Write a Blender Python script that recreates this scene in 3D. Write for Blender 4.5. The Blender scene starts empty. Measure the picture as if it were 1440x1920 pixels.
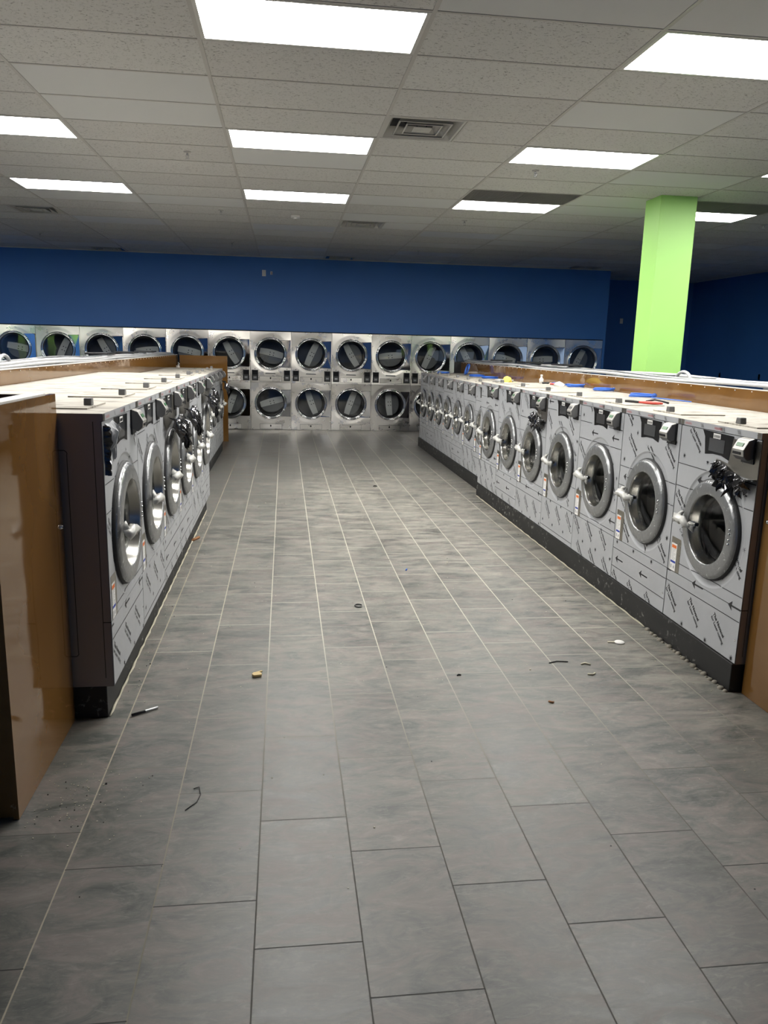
import bpy, bmesh, math, random
from mathutils import Vector, Matrix, noise
C = bpy.context.scene
COL = C.collection
PI = math.pi
R = math.radians
random.seed(7)

# ------------------------------------------------------------------ camera
CAM_H = 1.6615
pitch, yaw, roll = -0.20802, -0.13000, -0.02517
def cam_axes(p, y, r):
    Rz = Matrix.Rotation(y, 3, 'Z'); Rx = Matrix.Rotation(p, 3, 'X'); Ry = Matrix.Rotation(r, 3, 'Y')
    return Rz @ Rx @ Ry
M3 = cam_axes(pitch, yaw, roll)
right, fwd, up = M3.col[0], M3.col[1], M3.col[2]
cd = bpy.data.cameras.new('camera'); cam = bpy.data.objects.new('camera', cd); COL.objects.link(cam)
mm = Matrix((right, up, -fwd)).transposed().to_4x4(); mm.translation = Vector((0, 0, CAM_H))
cam.matrix_world = mm
cd.sensor_fit = 'HORIZONTAL'; cd.sensor_width = 36; cd.lens = 1457.54/1440*36
cd.clip_start = 0.05; cd.clip_end = 200
C.camera = cam

# ------------------------------------------------------------------ view, world, light levels
C.view_settings.view_transform = 'Standard'; C.view_settings.look = 'None'
C.view_settings.gamma = 1; C.view_settings.use_curve_mapping = False
C.view_settings.exposure = 0.0
C.cycles.max_bounces = 8; C.cycles.diffuse_bounces = 4; C.cycles.glossy_bounces = 5
C.cycles.transparent_max_bounces = 10; C.cycles.caustics_reflective = False; C.cycles.caustics_refractive = False
C.cycles.sample_clamp_indirect = 6
LIGHT = 33.0                      # emission of a lit ceiling panel
LIGHT_COL = (1.0, 0.98, 0.94)
w = bpy.data.worlds.new('world'); C.world = w; w.use_nodes = True
wb = w.node_tree.nodes['Background']; wb.inputs[0].default_value = (0.55, 0.72, 1.0, 1); wb.inputs[1].default_value = 0.8

# ------------------------------------------------------------------ node helpers
def mat(name, col=(.5, .5, .5), rough=.5, metal=0., **kw):
    m = bpy.data.materials.new(name); m.use_nodes = True
    b = m.node_tree.nodes['Principled BSDF']
    b.inputs['Base Color'].default_value = (*col, 1); b.inputs['Roughness'].default_value = rough
    b.inputs['Metallic'].default_value = metal
    for k, v in kw.items():
        b.inputs[k.replace('_', ' ')].default_value = v
    return m
class NT:
    def __init__(s, m): s.t = m.node_tree; s.b = s.t.nodes.get('Principled BSDF'); s.co = None
    def n(s, typ, **kw):
        x = s.t.nodes.new(typ)
        for k, v in kw.items():
            setattr(x, k, v)
        return x
    def L(s, a, b): s.t.links.new(a, b)
    def coord(s, kind='Object'):
        x = s.n('ShaderNodeTexCoord'); return x.outputs[kind]
    def math(s, op, a, b=None, c=None):
        x = s.n('ShaderNodeMath', operation=op)
        for i, v in enumerate((a, b, c)):
            if v is None: continue
            if isinstance(v, (int, float)): x.inputs[i].default_value = v
            else: s.L(v, x.inputs[i])
        return x.outputs[0]
    def mapping(s, vec, scale=(1, 1, 1), loc=(0, 0, 0), rot=(0, 0, 0)):
        x = s.n('ShaderNodeMapping'); s.L(vec, x.inputs[0])
        x.inputs['Scale'].default_value = scale; x.inputs['Location'].default_value = loc; x.inputs['Rotation'].default_value = rot
        return x.outputs[0]
    def noise(s, vec, scale, detail=4, rough=.55, dist=0.):
        x = s.n('ShaderNodeTexNoise'); s.L(vec, x.inputs['Vector'])
        x.inputs['Scale'].default_value = scale; x.inputs['Detail'].default_value = detail
        x.inputs['Roughness'].default_value = rough; x.inputs['Distortion'].default_value = dist
        return x.outputs['Fac']
    def ramp(s, f, stops):
        x = s.n('ShaderNodeValToRGB'); s.L(f, x.inputs[0]); e = x.color_ramp.elements
        while len(e) > 1: e.remove(e[-1])
        for i, (p, c) in enumerate(stops):
            el = e[0] if i == 0 else e.new(p)
            el.position = p; el.color = (*c, 1) if len(c) == 3 else c
        return x.outputs[0]
    def mr(s, f, a, b, c=0., d=1.):
        x = s.n('ShaderNodeMapRange'); s.L(f, x.inputs[0])
        for i, v in enumerate((a, b, c, d)): x.inputs[i+1].default_value = v
        return x.outputs[0]
    def mix(s, f, a, b, blend='MIX'):
        x = s.n('ShaderNodeMix', data_type='RGBA', blend_type=blend)
        if isinstance(f, (int, float)): x.inputs[0].default_value = f
        else: s.L(f, x.inputs[0])
        for i, v in ((6, a), (7, b)):
            if isinstance(v, tuple): x.inputs[i].default_value = (*v, 1)
            else: s.L(v, x.inputs[i])
        return x.outputs[2]
    def bump(s, h, strength=.3, dist=.01):
        x = s.n('ShaderNodeBump'); s.L(h, x.inputs['Height']); x.inputs['Strength'].default_value = strength
        x.inputs['Distance'].default_value = dist; s.L(x.outputs[0], s.b.inputs['Normal']); return x

# ------------------------------------------------------------------ materials
TW, TL, TX0 = 0.30673, 0.60606, -0.70049
def m_floor():
    m = mat('slate_tile', rough=.45); t = NT(m); co = t.coord('Object')
    sp = t.n('ShaderNodeSeparateXYZ'); t.L(co, sp.inputs[0])
    u = t.math('DIVIDE', t.math('SUBTRACT', sp.outputs[0], TX0), TW)
    ci = t.math('FLOOR', u); fu = t.math('SUBTRACT', u, ci)
    off = t.math('MULTIPLY_ADD', ci, -0.1985, 1.89771-0.1985)
    v = t.math('DIVIDE', t.math('SUBTRACT', sp.outputs[1], off), TL)
    ri = t.math('FLOOR', v); fv = t.math('SUBTRACT', v, ri)
    du = t.math('MULTIPLY', t.math('MINIMUM', fu, t.math('SUBTRACT', 1., fu)), TW)
    dv = t.math('MULTIPLY', t.math('MINIMUM', fv, t.math('SUBTRACT', 1., fv)), TL)
    wob = t.noise(co, 30, 2)
    lw = t.math('MULTIPLY', t.math('MULTIPLY_ADD', wob, .0022, .0020), t.mr(sp.outputs[1], 2.2, 5., .74, 1.))
    gu = t.math('LESS_THAN', du, lw)
    gv = t.math('LESS_THAN', dv, t.math('MULTIPLY', lw, .95))
    cv = t.n('ShaderNodeCombineXYZ'); t.L(ci, cv.inputs[0]); t.L(ri, cv.inputs[1])
    wn = t.n('ShaderNodeTexWhiteNoise'); t.L(cv.outputs[0], wn.inputs[0])
    # wispy slate clouding, shifted per tile
    sh = t.n('ShaderNodeVectorMath', operation='MULTIPLY_ADD'); t.L(wn.outputs['Color'], sh.inputs[0])
    sh.inputs[1].default_value = (7, 7, 7); t.L(co, sh.inputs[2])
    s1 = t.noise(t.mapping(sh.outputs[0], (1.2, 2.4, 1)), 3.6, 9, .70, 1.3)
    s2 = t.noise(t.mapping(sh.outputs[0], (1.6, 5., 1)), 7.0, 9, .74, 1.8)
    base = t.ramp(s1, [(.30, (.040, .046, .043)), (.42, (.074, .079, .073)), (.50, (.104, .102, .092)), (.60, (.138, .120, .110)), (.75, (.185, .175, .155))])
    base = t.mix(t.mr(s2, .52, .72, 0, .6), base, (.22, .21, .19))
    tint = t.mr(wn.outputs['Value'], 0, 1, .88, 1.14)
    tt = t.n('ShaderNodeCombineXYZ'); [t.L(tint, tt.inputs[i]) for i in range(3)]
    base = t.mix(1., base, tt.outputs[0], 'MULTIPLY')
    # construction dust: pale powder, heaviest in the middle of the aisle towards the right row
    def blob(cx, cy, rx, ry):
        a = t.math('POWER', t.math('DIVIDE', t.math('SUBTRACT', sp.outputs[0], cx), rx), 2.)
        b = t.math('POWER', t.math('DIVIDE', t.math('SUBTRACT', sp.outputs[1], cy), ry), 2.)
        return t.mr(t.math('ADD', a, b), 0., 1., 1., 0.)
    n3 = t.noise(t.mapping(co, (1, 3.2, 1)), 3.2, 8, .68, 1.2)
    d1 = t.math('MAXIMUM', blob(1.3, 8.2, 2.0, 4.2), t.math('MULTIPLY', blob(.6, 7., 2.6, 6.), .55))
    d1 = t.math('MAXIMUM', d1, t.math('MULTIPLY', blob(2.1, 5.0, .55, 3.2), .8))
    dm = t.math('MULTIPLY', t.mr(n3, .38, .66), d1)
    base = t.mix(t.math('MULTIPLY', dm, .7), base, (.42, .40, .34))
    fine = t.mr(t.noise(co, 55, 5, .75), .66, .76)
    fm = t.math('MULTIPLY', fine, t.mr(t.noise(co, 1.6, 3), .48, .66))
    base = t.mix(t.math('MULTIPLY', fm, .45), base, (.42, .40, .34))
    drk = t.mr(t.noise(t.mapping(co, (1, 1.6, 1)), 7, 6, .6, 2.), .66, .8)
    base = t.mix(t.math('MULTIPLY', drk, .45), base, (.035, .037, .037))
    # joints: pale lengthwise, thinner and dirtier near the door end
    near = t.mr(sp.outputs[1], 2.2, 4.4)
    lc = t.mix(near, (.075, .072, .062), (.44, .42, .35))
    lft = t.mr(sp.outputs[0], -.2, -.6)
    lc = t.mix(lft, lc, (.33, .30, .23))
    base = t.mix(gu, base, lc)
    cc = t.mix(near, (.030, .030, .028), (.40, .39, .33))
    base = t.mix(gv, base, cc)
    t.L(base, t.b.inputs['Base Color'])
    g = t.math('MAXIMUM', gu, gv)
    rr = t.math('ADD', t.mr(s1, .3, .7, .30, .46), t.math('MULTIPLY', dm, .25))
    t.L(t.math('MAXIMUM', rr, t.math('MULTIPLY', g, .8)), t.b.inputs['Roughness'])
    h = t.math('SUBTRACT', t.math('MULTIPLY', s2, .5), t.math('MULTIPLY', g, .6))
    t.bump(h, .25, .004)
    return m
CX0, CY0, CU, CZ = -0.46666, 4.88545, 0.6096, 3.3215
def m_ceiling():
    m = mat('acoustic_tile', (.62, .6, .57), .95); t = NT(m); co = t.coord('Object')
    sp = t.n('ShaderNodeSeparateXYZ'); t.L(co, sp.inputs[0])
    iu = t.math('FLOOR', t.math('DIVIDE', t.math('SUBTRACT', sp.outputs[0], CX0), CU*2))
    iv = t.math('FLOOR', t.math('DIVIDE', t.math('SUBTRACT', sp.outputs[1], CY0), CU))
    cv = t.n('ShaderNodeCombineXYZ'); t.L(iu, cv.inputs[0]); t.L(iv, cv.inputs[1])
    wn = t.n('ShaderNodeTexWhiteNoise'); t.L(cv.outputs[0], wn.inputs[0])
    smooth = t.math('GREATER_THAN', wn.outputs['Value'], .76)
    n = t.noise(t.mapping(co, (1, 1.6, 1)), 52, 3, .6, .8)
    pit = t.math('MULTIPLY', t.mr(n, .585, .65), t.math('SUBTRACT', 1., smooth))
    sep = t.n('ShaderNodeSeparateColor'); t.L(wn.outputs['Color'], sep.inputs[0])
    c = t.mix(sep.outputs[1], (.61, .60, .58), (.66, .655, .635))
    c = t.mix(smooth, c, (.66, .665, .66))
    c = t.mix(t.math('MULTIPLY', pit, .8), c, (.24, .235, .22))
    t.L(c, t.b.inputs['Base Color'])
    t.bump(t.math('MULTIPLY', pit, -1.), .5, .004)
    return m
def m_paint(name, col, rough=.55, b=.12):
    m = mat(name, col, rough); t = NT(m); co = t.coord('Object')
    t.bump(t.noise(co, 90, 3), b, .003)
    f = t.mr(t.noise(co, .7, 3), .3, .7, .94, 1.06)
    tt = t.n('ShaderNodeCombineXYZ'); [t.L(f, tt.inputs[i]) for i in range(3)]
    t.L(t.mix(1., col, tt.outputs[0], 'MULTIPLY'), t.b.inputs['Base Color'])
    return m
def m_brown():
    m = mat('brown_laminate', (.17, .082, .022), .14); t = NT(m); co = t.coord('Object')
    n1 = t.noise(co, 1.1, 5, .55, 1.2)
    c = t.ramp(n1, [(.35, (.150, .072, .018)), (.55, (.185, .092, .026)), (.7, (.215, .115, .038))])
    v = t.noise(co, 9, 6, .7, .4)
    spk = t.math('MULTIPLY', t.mr(v, .69, .73), t.mr(t.noise(co, 1.3, 2), .50, .60))
    c = t.mix(t.math('MULTIPLY', spk, .6), c, (.55, .45, .30))
    t.L(c, t.b.inputs['Base Color'])
    t.L(t.math('ADD', t.mr(t.noise(co, 3, 5), .35, .7, .04, .10), t.math('MULTIPLY', spk, .4)), t.b.inputs['Roughness'])
    t.bump(t.noise(co, 2.2, 2), .12, .02)
    return m
def m_steel(name, col=(.60, .58, .54), rough=.16, wav=.35, sc=2.4, brushed=False, dist=.05):
    m = mat(name, col, rough, 1.0); t = NT(m); co = t.coord('Object')
    oi = t.n('ShaderNodeObjectInfo')
    sh = t.n('ShaderNodeVectorMath', operation='ADD'); t.L(co, sh.inputs[0])
    cb = t.n('ShaderNodeCombineXYZ'); q = t.math('MULTIPLY', oi.outputs['Random'], 40.)
    t.L(q, cb.inputs[0]); t.L(q, cb.inputs[2]); t.L(cb.outputs[0], sh.inputs[1])
    t.L(t.mr(t.noise(sh.outputs[0], 4, 4), .3, .7, rough*.75, rough*1.4), t.b.inputs['Roughness'])
    if brushed:
        t.bump(t.noise(t.mapping(co, (1, 1, 60)), 8, 3), wav, .002)
    else:
        t.bump(t.noise(sh.outputs[0], sc, 0.0, .3, .2), wav, dist)
    return m
def m_film():
    m = mat('protective_film', (.42, .43, .445), .38); t = NT(m); co = t.coord('Object')
    t.L(t.mix(t.mr(t.noise(co, 2.5, 3), .3, .7), (.39, .40, .415), (.45, .46, .475)), t.b.inputs['Base Color'])
    n = t.noise(t.mapping(co, (1, 1, .5)), 9, 3, .5, 1.)
    t.bump(n, .18, .006); return m
def m_topfilm():
    m = mat('white_film', (.40, .38, .33), .7, Specular_IOR_Level=.2); t = NT(m); co = t.coord('Object')
    n = t.noise(t.mapping(co, (8, 1.3, 1)), 3.5, 6, .62, 1.)
    t.L(t.mix(t.mr(n, .50, .62), (.42, .395, .345), (.19, .175, .15)), t.b.inputs['Base Color'])
    t.bump(n, .35, .006); return m
def m_wrap():
    m = mat('film_wrapped_ring', (.33, .335, .34), .22, .6); t = NT(m); co = t.coord('Object')
    n = t.noise(t.mapping(co, (2.2, 2.2, 1)), 5, 4, .6, 2.8)
    t.bump(n, .45, .012)
    t.L(t.mix(t.mr(t.noise(co, 11, 4, .7, 3.), .60, .66, 0, .7), (.31, .315, .32), (.75, .76, .77)), t.b.inputs['Base Color'])
    return m
def m_glass(name, tint=(.8, .82, .84), refl=.06):
    m = bpy.data.materials.new(name); m.use_nodes = True; nt = m.node_tree; nt.nodes.clear()
    o = nt.nodes.new('ShaderNodeOutputMaterial'); mx = nt.nodes.new('ShaderNodeMixShader')
    tr = nt.nodes.new('ShaderNodeBsdfTransparent'); tr.inputs[0].default_value = (*tint, 1)
    gl = nt.nodes.new('ShaderNodeBsdfGlossy'); gl.inputs['Roughness'].default_value = .02
    lw = nt.nodes.new('ShaderNodeLayerWeight'); lw.inputs[0].default_value = .5
    pw = nt.nodes.new('ShaderNodeMath'); pw.operation = 'POWER'; pw.inputs[1].default_value = 4.
    nt.links.new(lw.outputs['Facing'], pw.inputs[0])
    ad = nt.nodes.new('ShaderNodeMath'); ad.operation = 'MULTIPLY_ADD'; ad.inputs[1].default_value = .35; ad.inputs[2].default_value = refl
    nt.links.new(pw.outputs[0], ad.inputs[0]); nt.links.new(ad.outputs[0], mx.inputs[0])
    nt.links.new(tr.outputs[0], mx.inputs[1]); nt.links.new(gl.outputs[0], mx.inputs[2]); nt.links.new(mx.outputs[0], o.inputs[0])
    return m
def m_emit(name, col, s):
    m = bpy.data.materials.new(name); m.use_nodes = True; nt = m.node_tree; nt.nodes.clear()
    o = nt.nodes.new('ShaderNodeOutputMaterial'); e = nt.nodes.new('ShaderNodeEmission')
    e.inputs[0].default_value = (*col, 1); e.inputs[1].default_value = s; nt.links.new(e.outputs[0], o.inputs[0]); return m
def m_plinth():
    m = mat('black_plinth', (.014, .014, .014), .55); t = NT(m); co = t.coord('Object')
    f = t.math('MULTIPLY', t.mr(t.noise(co, 22, 6, .7, .6), .58, .66), t.mr(t.noise(co, 2.0, 2), .44, .56))
    hz = t.mr(t.noise(t.mapping(co, (1, 1, 3)), 3, 5, .6), .4, .75, 0, .35)
    c = t.mix(hz, (.009, .009, .009), (.032, .032, .03))
    t.L(t.mix(t.math('MULTIPLY', f, .6), c, (.5, .5, .46)), t.b.inputs['Base Color']); return m
M = {}
M['floor'] = m_floor(); M['ceil'] = m_ceiling()
M['grid'] = mat('ceiling_tee_bar', (.50, .485, .46), .5)
M['blue'] = m_paint('blue_paint', (.044, .170, .50), .5)
M['green'] = m_paint('lime_paint', (.40, .76, .20), .45)
M['brown'] = m_brown()
M['steel'] = m_steel('stainless_front', (.84, .80, .73), .28, 1., 1.3, dist=.085)
M['plate'] = m_steel('polished_plate', (.56, .56, .57), .06, .15, 1.6)
M['brush'] = m_steel('bare_stainless', (.36, .34, .30), .30, .2, brushed=True)
M['film'] = m_film(); M['topfilm'] = m_topfilm(); M['wrap'] = m_wrap(); M['plinth'] = m_plinth()
M['chrome'] = mat('chrome', (.72, .72, .72), .10, 1.)
M['rim'] = mat('door_inner_metal', (.50, .49, .46), .24, 1.)
M['side'] = mat('dark_side_steel', (.30, .275, .275), .28, .35)
M['drum'] = mat('drum_steel', (.16, .16, .155), .36, .85)
M['dryerdrum'] = mat('dryer_drum', (.20, .205, .20), .55, .5)
M['baffle'] = mat('baffle_plate', (.80, .80, .74), .5, .0)
M['black'] = mat('black_plastic', (.012, .012, .013), .35)
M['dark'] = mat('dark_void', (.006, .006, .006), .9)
M['rubber'] = mat('dark_gasket_gap_shade', (.02, .02, .021), .6)  # door gaskets, and the strips that colour in seam shade
M['membrane'] = mat('glossy_membrane', (.010, .010, .011), .22, Specular_IOR_Level=.3)
M['screen'] = mat('screen_glass', (.06, .062, .065), .08)
M['print'] = mat('film_ink', (.025, .025, .028), .5)
M['redink'] = mat('red_marker_ink', (.45, .05, .05), .6)
M['paper'] = mat('label_paper', (.80, .79, .76), .6)
M['orange'] = mat('orange_print', (.75, .17, .03), .6)
M['bluep'] = mat('blue_print', (.03, .06, .38), .6)
M['grayp'] = mat('grey_print', (.45, .45, .45), .6)
M['reader'] = mat('silver_plastic', (.42, .41, .38), .32, .25)
M['readerside'] = mat('grey_plastic', (.13, .13, .13), .35)
M['lcd'] = mat('green_lcd', (.06, .17, .07), .3)
M['whiteplastic'] = mat('white_plastic', (.75, .74, .71), .35)
M['bag'] = mat('clear_wrap', (.60, .595, .56), .28, Subsurface_Weight=.0, Coat_Weight=.4)
M['peel'] = mat('peeled_film_back', (.10, .10, .105), .10, .85)
M['galv'] = m_steel('galvanised_steel', (.46, .47, .48), .38, .3, 9)
M['pvc'] = mat('pale_conduit', (.55, .55, .55), .4, .3)
M['whitetrim'] = mat('white_trim', (.70, .69, .66), .35)
M['glass'] = m_glass('door_glass', (.70, .72, .73), .05)
M['dglass'] = m_glass('dryer_glass', (.86, .88, .90), .08)
M['window'] = m_glass('window_glass', (.92, .95, .95), .02)
M['lamp'] = m_emit('lit_diffuser', LIGHT_COL, LIGHT)
M['unlit'] = mat('unlit_diffuser', (.60, .61, .63), .45)
M['lampframe'] = mat('light_frame', (.62, .61, .58), .4)
M['vent'] = mat('vent_metal', (.50, .49, .46), .5)
M['vdark'] = mat('duct_inside', (.03, .03, .035), .8)
M['egg'] = mat('return_grille_metal', (.32, .31, .29), .6)
M['bluecable'] = mat('blue_cable', (.04, .15, .60), .4)
M['yellow'] = mat('yellow_fabric', (.72, .58, .10), .8)
M['redgrip'] = mat('red_grip', (.55, .06, .04), .4)
M['wood'] = mat('pale_wood', (.58, .44, .22), .7)
M['caulk'] = mat('sealant', (.22, .20, .16), .6)
M['caulkw'] = mat('pale_sealant', (.50, .47, .36), .6)
M['asphalt'] = mat('asphalt', (.10, .10, .10), .9)
M['greyink'] = mat('dark_groove', (.02, .02, .02), .6)
M['leaf'] = mat('dry_leaf', (.25, .11, .04), .7)

# ------------------------------------------------------------------ mesh building
class MB:
    def __init__(s): s.v = []; s.f = []; s.m = []; s.mats = []; s.sm = []
    def mi(s, m):
        if m not in s.mats: s.mats.append(m)
        return s.mats.index(m)
    def face(s, pts, m, smooth=False):
        b = len(s.v); s.v += [tuple(p) for p in pts]; s.f.append(tuple(range(b, b+len(pts)))); s.m.append(s.mi(m)); s.sm.append(smooth)
    def raw(s, vs, fs, m, smooth=False):
        b = len(s.v); s.v += [tuple(p) for p in vs]; k = s.mi(m)
        for f in fs: s.f.append(tuple(b+i for i in f)); s.m.append(k); s.sm.append(smooth)
    def box(s, x0, x1, y0, y1, z0, z1, m, skip=()):
        V = [(x0, y0, z0), (x1, y0, z0), (x1, y1, z0), (x0, y1, z0), (x0, y0, z1), (x1, y0, z1), (x1, y1, z1), (x0, y1, z1)]
        F = {'b': (0, 3, 2, 1), 't': (4, 5, 6, 7), 'f': (0, 1, 5, 4), 'k': (2, 3, 7, 6), 'l': (3, 0, 4, 7), 'r': (1, 2, 6, 5)}
        s.raw(V, [F[k] for k in F if k not in skip], m)
    def obox(s, c, ux, uy, uz, m):      # oriented box: centre and three half vectors
        c, ux, uy, uz = map(Vector, (c, ux, uy, uz))
        V = [c+a*ux+b*uy+d*uz for d in (-1, 1) for a, b in ((-1, -1), (1, -1), (1, 1), (-1, 1))]
        s.raw(V, [(0, 3, 2, 1), (4, 5, 6, 7), (0, 1, 5, 4), (1, 2, 6, 5), (2, 3, 7, 6), (3, 0, 4, 7)], m)
    def lathe(s, prof, c, m, n=48, axis='y', smooth=True, squash=1.):
        # prof: (radius, along); revolve about axis through c
        vs = []; fs = []
        for i in range(n):
            a = 2*PI*i/n; ca, sa = math.cos(a), math.sin(a)
            for r, h in prof:
                if axis == 'y': vs.append((c[0]+r*ca, c[1]+h, c[2]+r*sa*squash))
                elif axis == 'z': vs.append((c[0]+r*ca, c[1]+r*sa*squash, c[2]+h))
                else: vs.append((c[0]+h, c[1]+r*ca, c[2]+r*sa*squash))
        k = len(prof)
        for i in range(n):
            j = (i+1) % n
            for q in range(k-1):
                fs.append((i*k+q, i*k+q+1, j*k+q+1, j*k+q))
        s.raw(vs, fs, m, smooth)
    def disc(s, c, r, m, n=32, axis='y', rev=False):
        pts = []
        for i in range(n):
            a = 2*PI*i/n
            if axis == 'y': pts.append((c[0]+r*math.cos(a), c[1], c[2]+r*math.sin(a)))
            elif axis == 'z': pts.append((c[0]+r*math.cos(a), c[1]+r*math.sin(a), c[2]))
            else: pts.append((c[0], c[1]+r*math.cos(a), c[2]+r*math.sin(a)))
        if rev: pts.reverse()
        s.face(pts, m)
    def tube(s, path, r, m, n=8, closed=False, cap=True):
        P = [Vector(p) for p in path]; k = len(P); vs = []; fs = []
        rr = r if isinstance(r, (list, tuple)) else [r]*k
        prev = None
        for i, p in enumerate(P):
            a = P[(i-1) % k] if (closed or i > 0) else p
            b = P[(i+1) % k] if (closed or i < k-1) else p
            d = (b-a).normalized()
            if prev is None:
                nrm = d.cross(Vector((0, 0, 1)))
                if nrm.length < .1: nrm = d.cross(Vector((1, 0, 0)))
            else: nrm = prev - d*prev.dot(d)
            nrm.normalize(); prev = nrm; bn = d.cross(nrm)
            for j in range(n):
                an = 2*PI*j/n; vs.append(p+(nrm*math.cos(an)+bn*math.sin(an))*rr[i])
        for i in range(k if closed else k-1):
            i2 = (i+1) % k
            for j in range(n):
                j2 = (j+1) % n; fs.append((i*n+j, i*n+j2, i2*n+j2, i2*n+j))
        if cap and not closed:
            fs.append(tuple(reversed(range(n)))); fs.append(tuple((k-1)*n+j for j in range(n)))
        s.raw(vs, fs, m, True)
    def extr(s, poly, a0, a1, m, axis='x', mside=None):
        # poly in the other two axes, extruded between a0 and a1
        def P(a, q): return (a, q[0], q[1]) if axis == 'x' else ((q[0], a, q[1]) if axis == 'y' else (q[0], q[1], a))
        n = len(poly); V = [P(a0, q) for q in poly]+[P(a1, q) for q in poly]
        s.raw(V, [(i, (i+1) % n, n+(i+1) % n, n+i) for i in range(n)], m)
        s.raw(V, [tuple(reversed(range(n))), tuple(range(n, 2*n))], mside or m)
    def mesh(s, name):
        me = bpy.data.meshes.new(name); me.from_pydata(s.v, [], s.f)
        for x in s.mats: me.materials.append(x)
        me.polygons.foreach_set('material_index', s.m); me.polygons.foreach_set('use_smooth', s.sm)
        me.update(); return me
    def build(s, name, parent=None, fix=True):
        me = s.mesh(name)
        if fix:
            bm = bmesh.new(); bm.from_mesh(me); bmesh.ops.remove_doubles(bm, verts=bm.verts, dist=1e-5)
            bmesh.ops.recalc_face_normals(bm, faces=bm.faces); bm.to_mesh(me); bm.free()
        o = bpy.data.objects.new(name, me); COL.objects.link(o)
        if parent: o.parent = parent
        return o
def thing(name, label, cat, loc=(0, 0, 0), rz=0., group=None):
    o = bpy.data.objects.new(name, None); COL.objects.link(o); o.empty_display_size = .1
    o.location = loc; o.rotation_euler = (0, 0, rz); tag(o, label, cat, group); return o
def tag(o, label, cat, group=None):
    o['label'] = label; o['category'] = cat
    if group: o['group'] = group
    return o
def struct(mb, name, bev=0):
    o = mb.build(name); o['kind'] = 'structure'; return o
def bevel(o, w=.003, seg=2):
    b = o.modifiers.new('bevel', 'BEVEL'); b.width = w; b.segments = seg; b.limit_method = 'ANGLE'; b.angle_limit = R(40)
    b.harden_normals = False; return o
def kids(o): return [c for c in bpy.data.objects if c.parent == o]
def dup(o, parent=None):
    c = o.copy(); COL.objects.link(c)
    if parent: c.parent = parent
    for ch in kids(o): dup(ch, c)
    return c
ORD = ['nearest', 'second', 'third', 'fourth', 'fifth', 'sixth', 'seventh', 'eighth', 'ninth', 'tenth', 'eleventh', 'twelfth', 'thirteenth', 'fourteenth', 'fifteenth']

# ------------------------------------------------------------------ room shell
XL, XR, YN, YB, YF, XC = -9.0, 9.5, -3.0, 15.754, 17.83, 6.58
mb = MB(); mb.face([(XL, YN, 0), (XR, YN, 0), (XR, YF, 0), (XL, YF, 0)], M['floor']); struct(mb, 'floor')
mb = MB(); mb.box(XL, -5.4545, YB, YB+.12, 0, CZ+.05, M['blue']); mb.box(-5.4545, 6.5254, YB, YB+.12, 1.935, CZ+.05, M['blue'])
mb.box(6.5254, XC, YB, YB+.12, 0, CZ+.05, M['blue']); struct(mb, 'wall_back')
mb = MB(); mb.box(XC-.05, XC, YB+.12, YF, 0, CZ+.05, M['blue']); struct(mb, 'wall_recess')
mb = MB(); mb.box(XC, XR+.1, YF, YF+.1, 0, CZ+.05, M['blue']); struct(mb, 'wall_far')
mb = MB(); mb.box(XR, XR+.1, YN, YF, 0, CZ+.05, M['blue']); struct(mb, 'wall_right')
mb = MB(); mb.box(XL-.1, XL, YN, YB+.12, 0, CZ+.05, M['blue']); struct(mb, 'wall_left')
wx0, wx1 = 5.6, 9.2
mb = MB(); mb.box(XL-.1, wx0, YN-.1, YN, 0, CZ+.05, M['blue']); mb.box(wx1, XR+.1, YN-.1, YN, 0, CZ+.05, M['blue'])
mb.box(wx0, wx1, YN-.1, YN, 0, .3, M['blue']); mb.box(wx0, wx1, YN-.1, YN, 2.6, CZ+.05, M['blue']); struct(mb, 'wall_front')
mb = MB()
for x in (wx0, wx0+1.2, wx0+2.4, wx1-.05): mb.box(x, x+.05, YN-.09, YN-.01, .3, 2.6, M['lampframe'])
mb.box(wx0, wx1, YN-.09, YN-.01, .3, .35, M['lampframe']); mb.box(wx0, wx1, YN-.09, YN-.01, 2.55, 2.6, M['lampframe'])
mb.face([(wx0, YN-.05, .3), (wx1, YN-.05, .3), (wx1, YN-.05, 2.6), (wx0, YN-.05, 2.6)], M['window']); struct(mb, 'window_1')
mb = MB(); mb.face([(0, YN-.1, -.02), (18, YN-.1, -.02), (18, -22, -.02), (0, -22, -.02)], M['asphalt']); o = struct(mb, 'ground')

# ceiling with openings for lights, grilles and vents
LIT, UNLIT = [], []
for gx in (-6, -4, -2, 0, 2, 4, 6):
    for gy in (-1, 3, 7):
        (LIT if gx < 6 else UNLIT).append((gx, gy))
    for gy in (-5, -9, 11, 15): UNLIT.append((gx, gy))
VENT = [(1, 2), (1, 10), (1, 17), (-3, 10), (-3, 17), (5, 17)]
EGG = [(2, 6), (4, 6)]
def gX(g): return CX0+g*2*CU
def gY(g): return CY0+g*CU
skip = set(LIT)|set(UNLIT)|set(EGG)
mb = MB()
for gx in range(-8, 9):
    for gy in range(-14, 22):
        x0, x1 = max(gX(gx), XL), min(gX(gx+1), XR); y0, y1 = max(gY(gy), YN), min(gY(gy+1), YF)
        if x1 <= x0 or y1 <= y0 or (gx, gy) in skip: continue
        if gx*2*CU+CX0 < XC-1.3 and y0 > YB+.12: continue
        if (gx, gy) in VENT: x0 = gX(gx)+CU if gx != -3 else x0; x1 = x1 if gx != -3 else gX(gx)+CU
        mb.face([(x0, y0, CZ), (x0, y1, CZ), (x1, y1, CZ), (x1, y0, CZ)], M['ceil'])
struct(mb, 'ceiling')
mb = MB(); mb.box(XL-.1, XR+.1, YN-.1, YF+.1, CZ+.35, CZ+.4, M['dark']); struct(mb, 'ceiling_deck')
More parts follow.
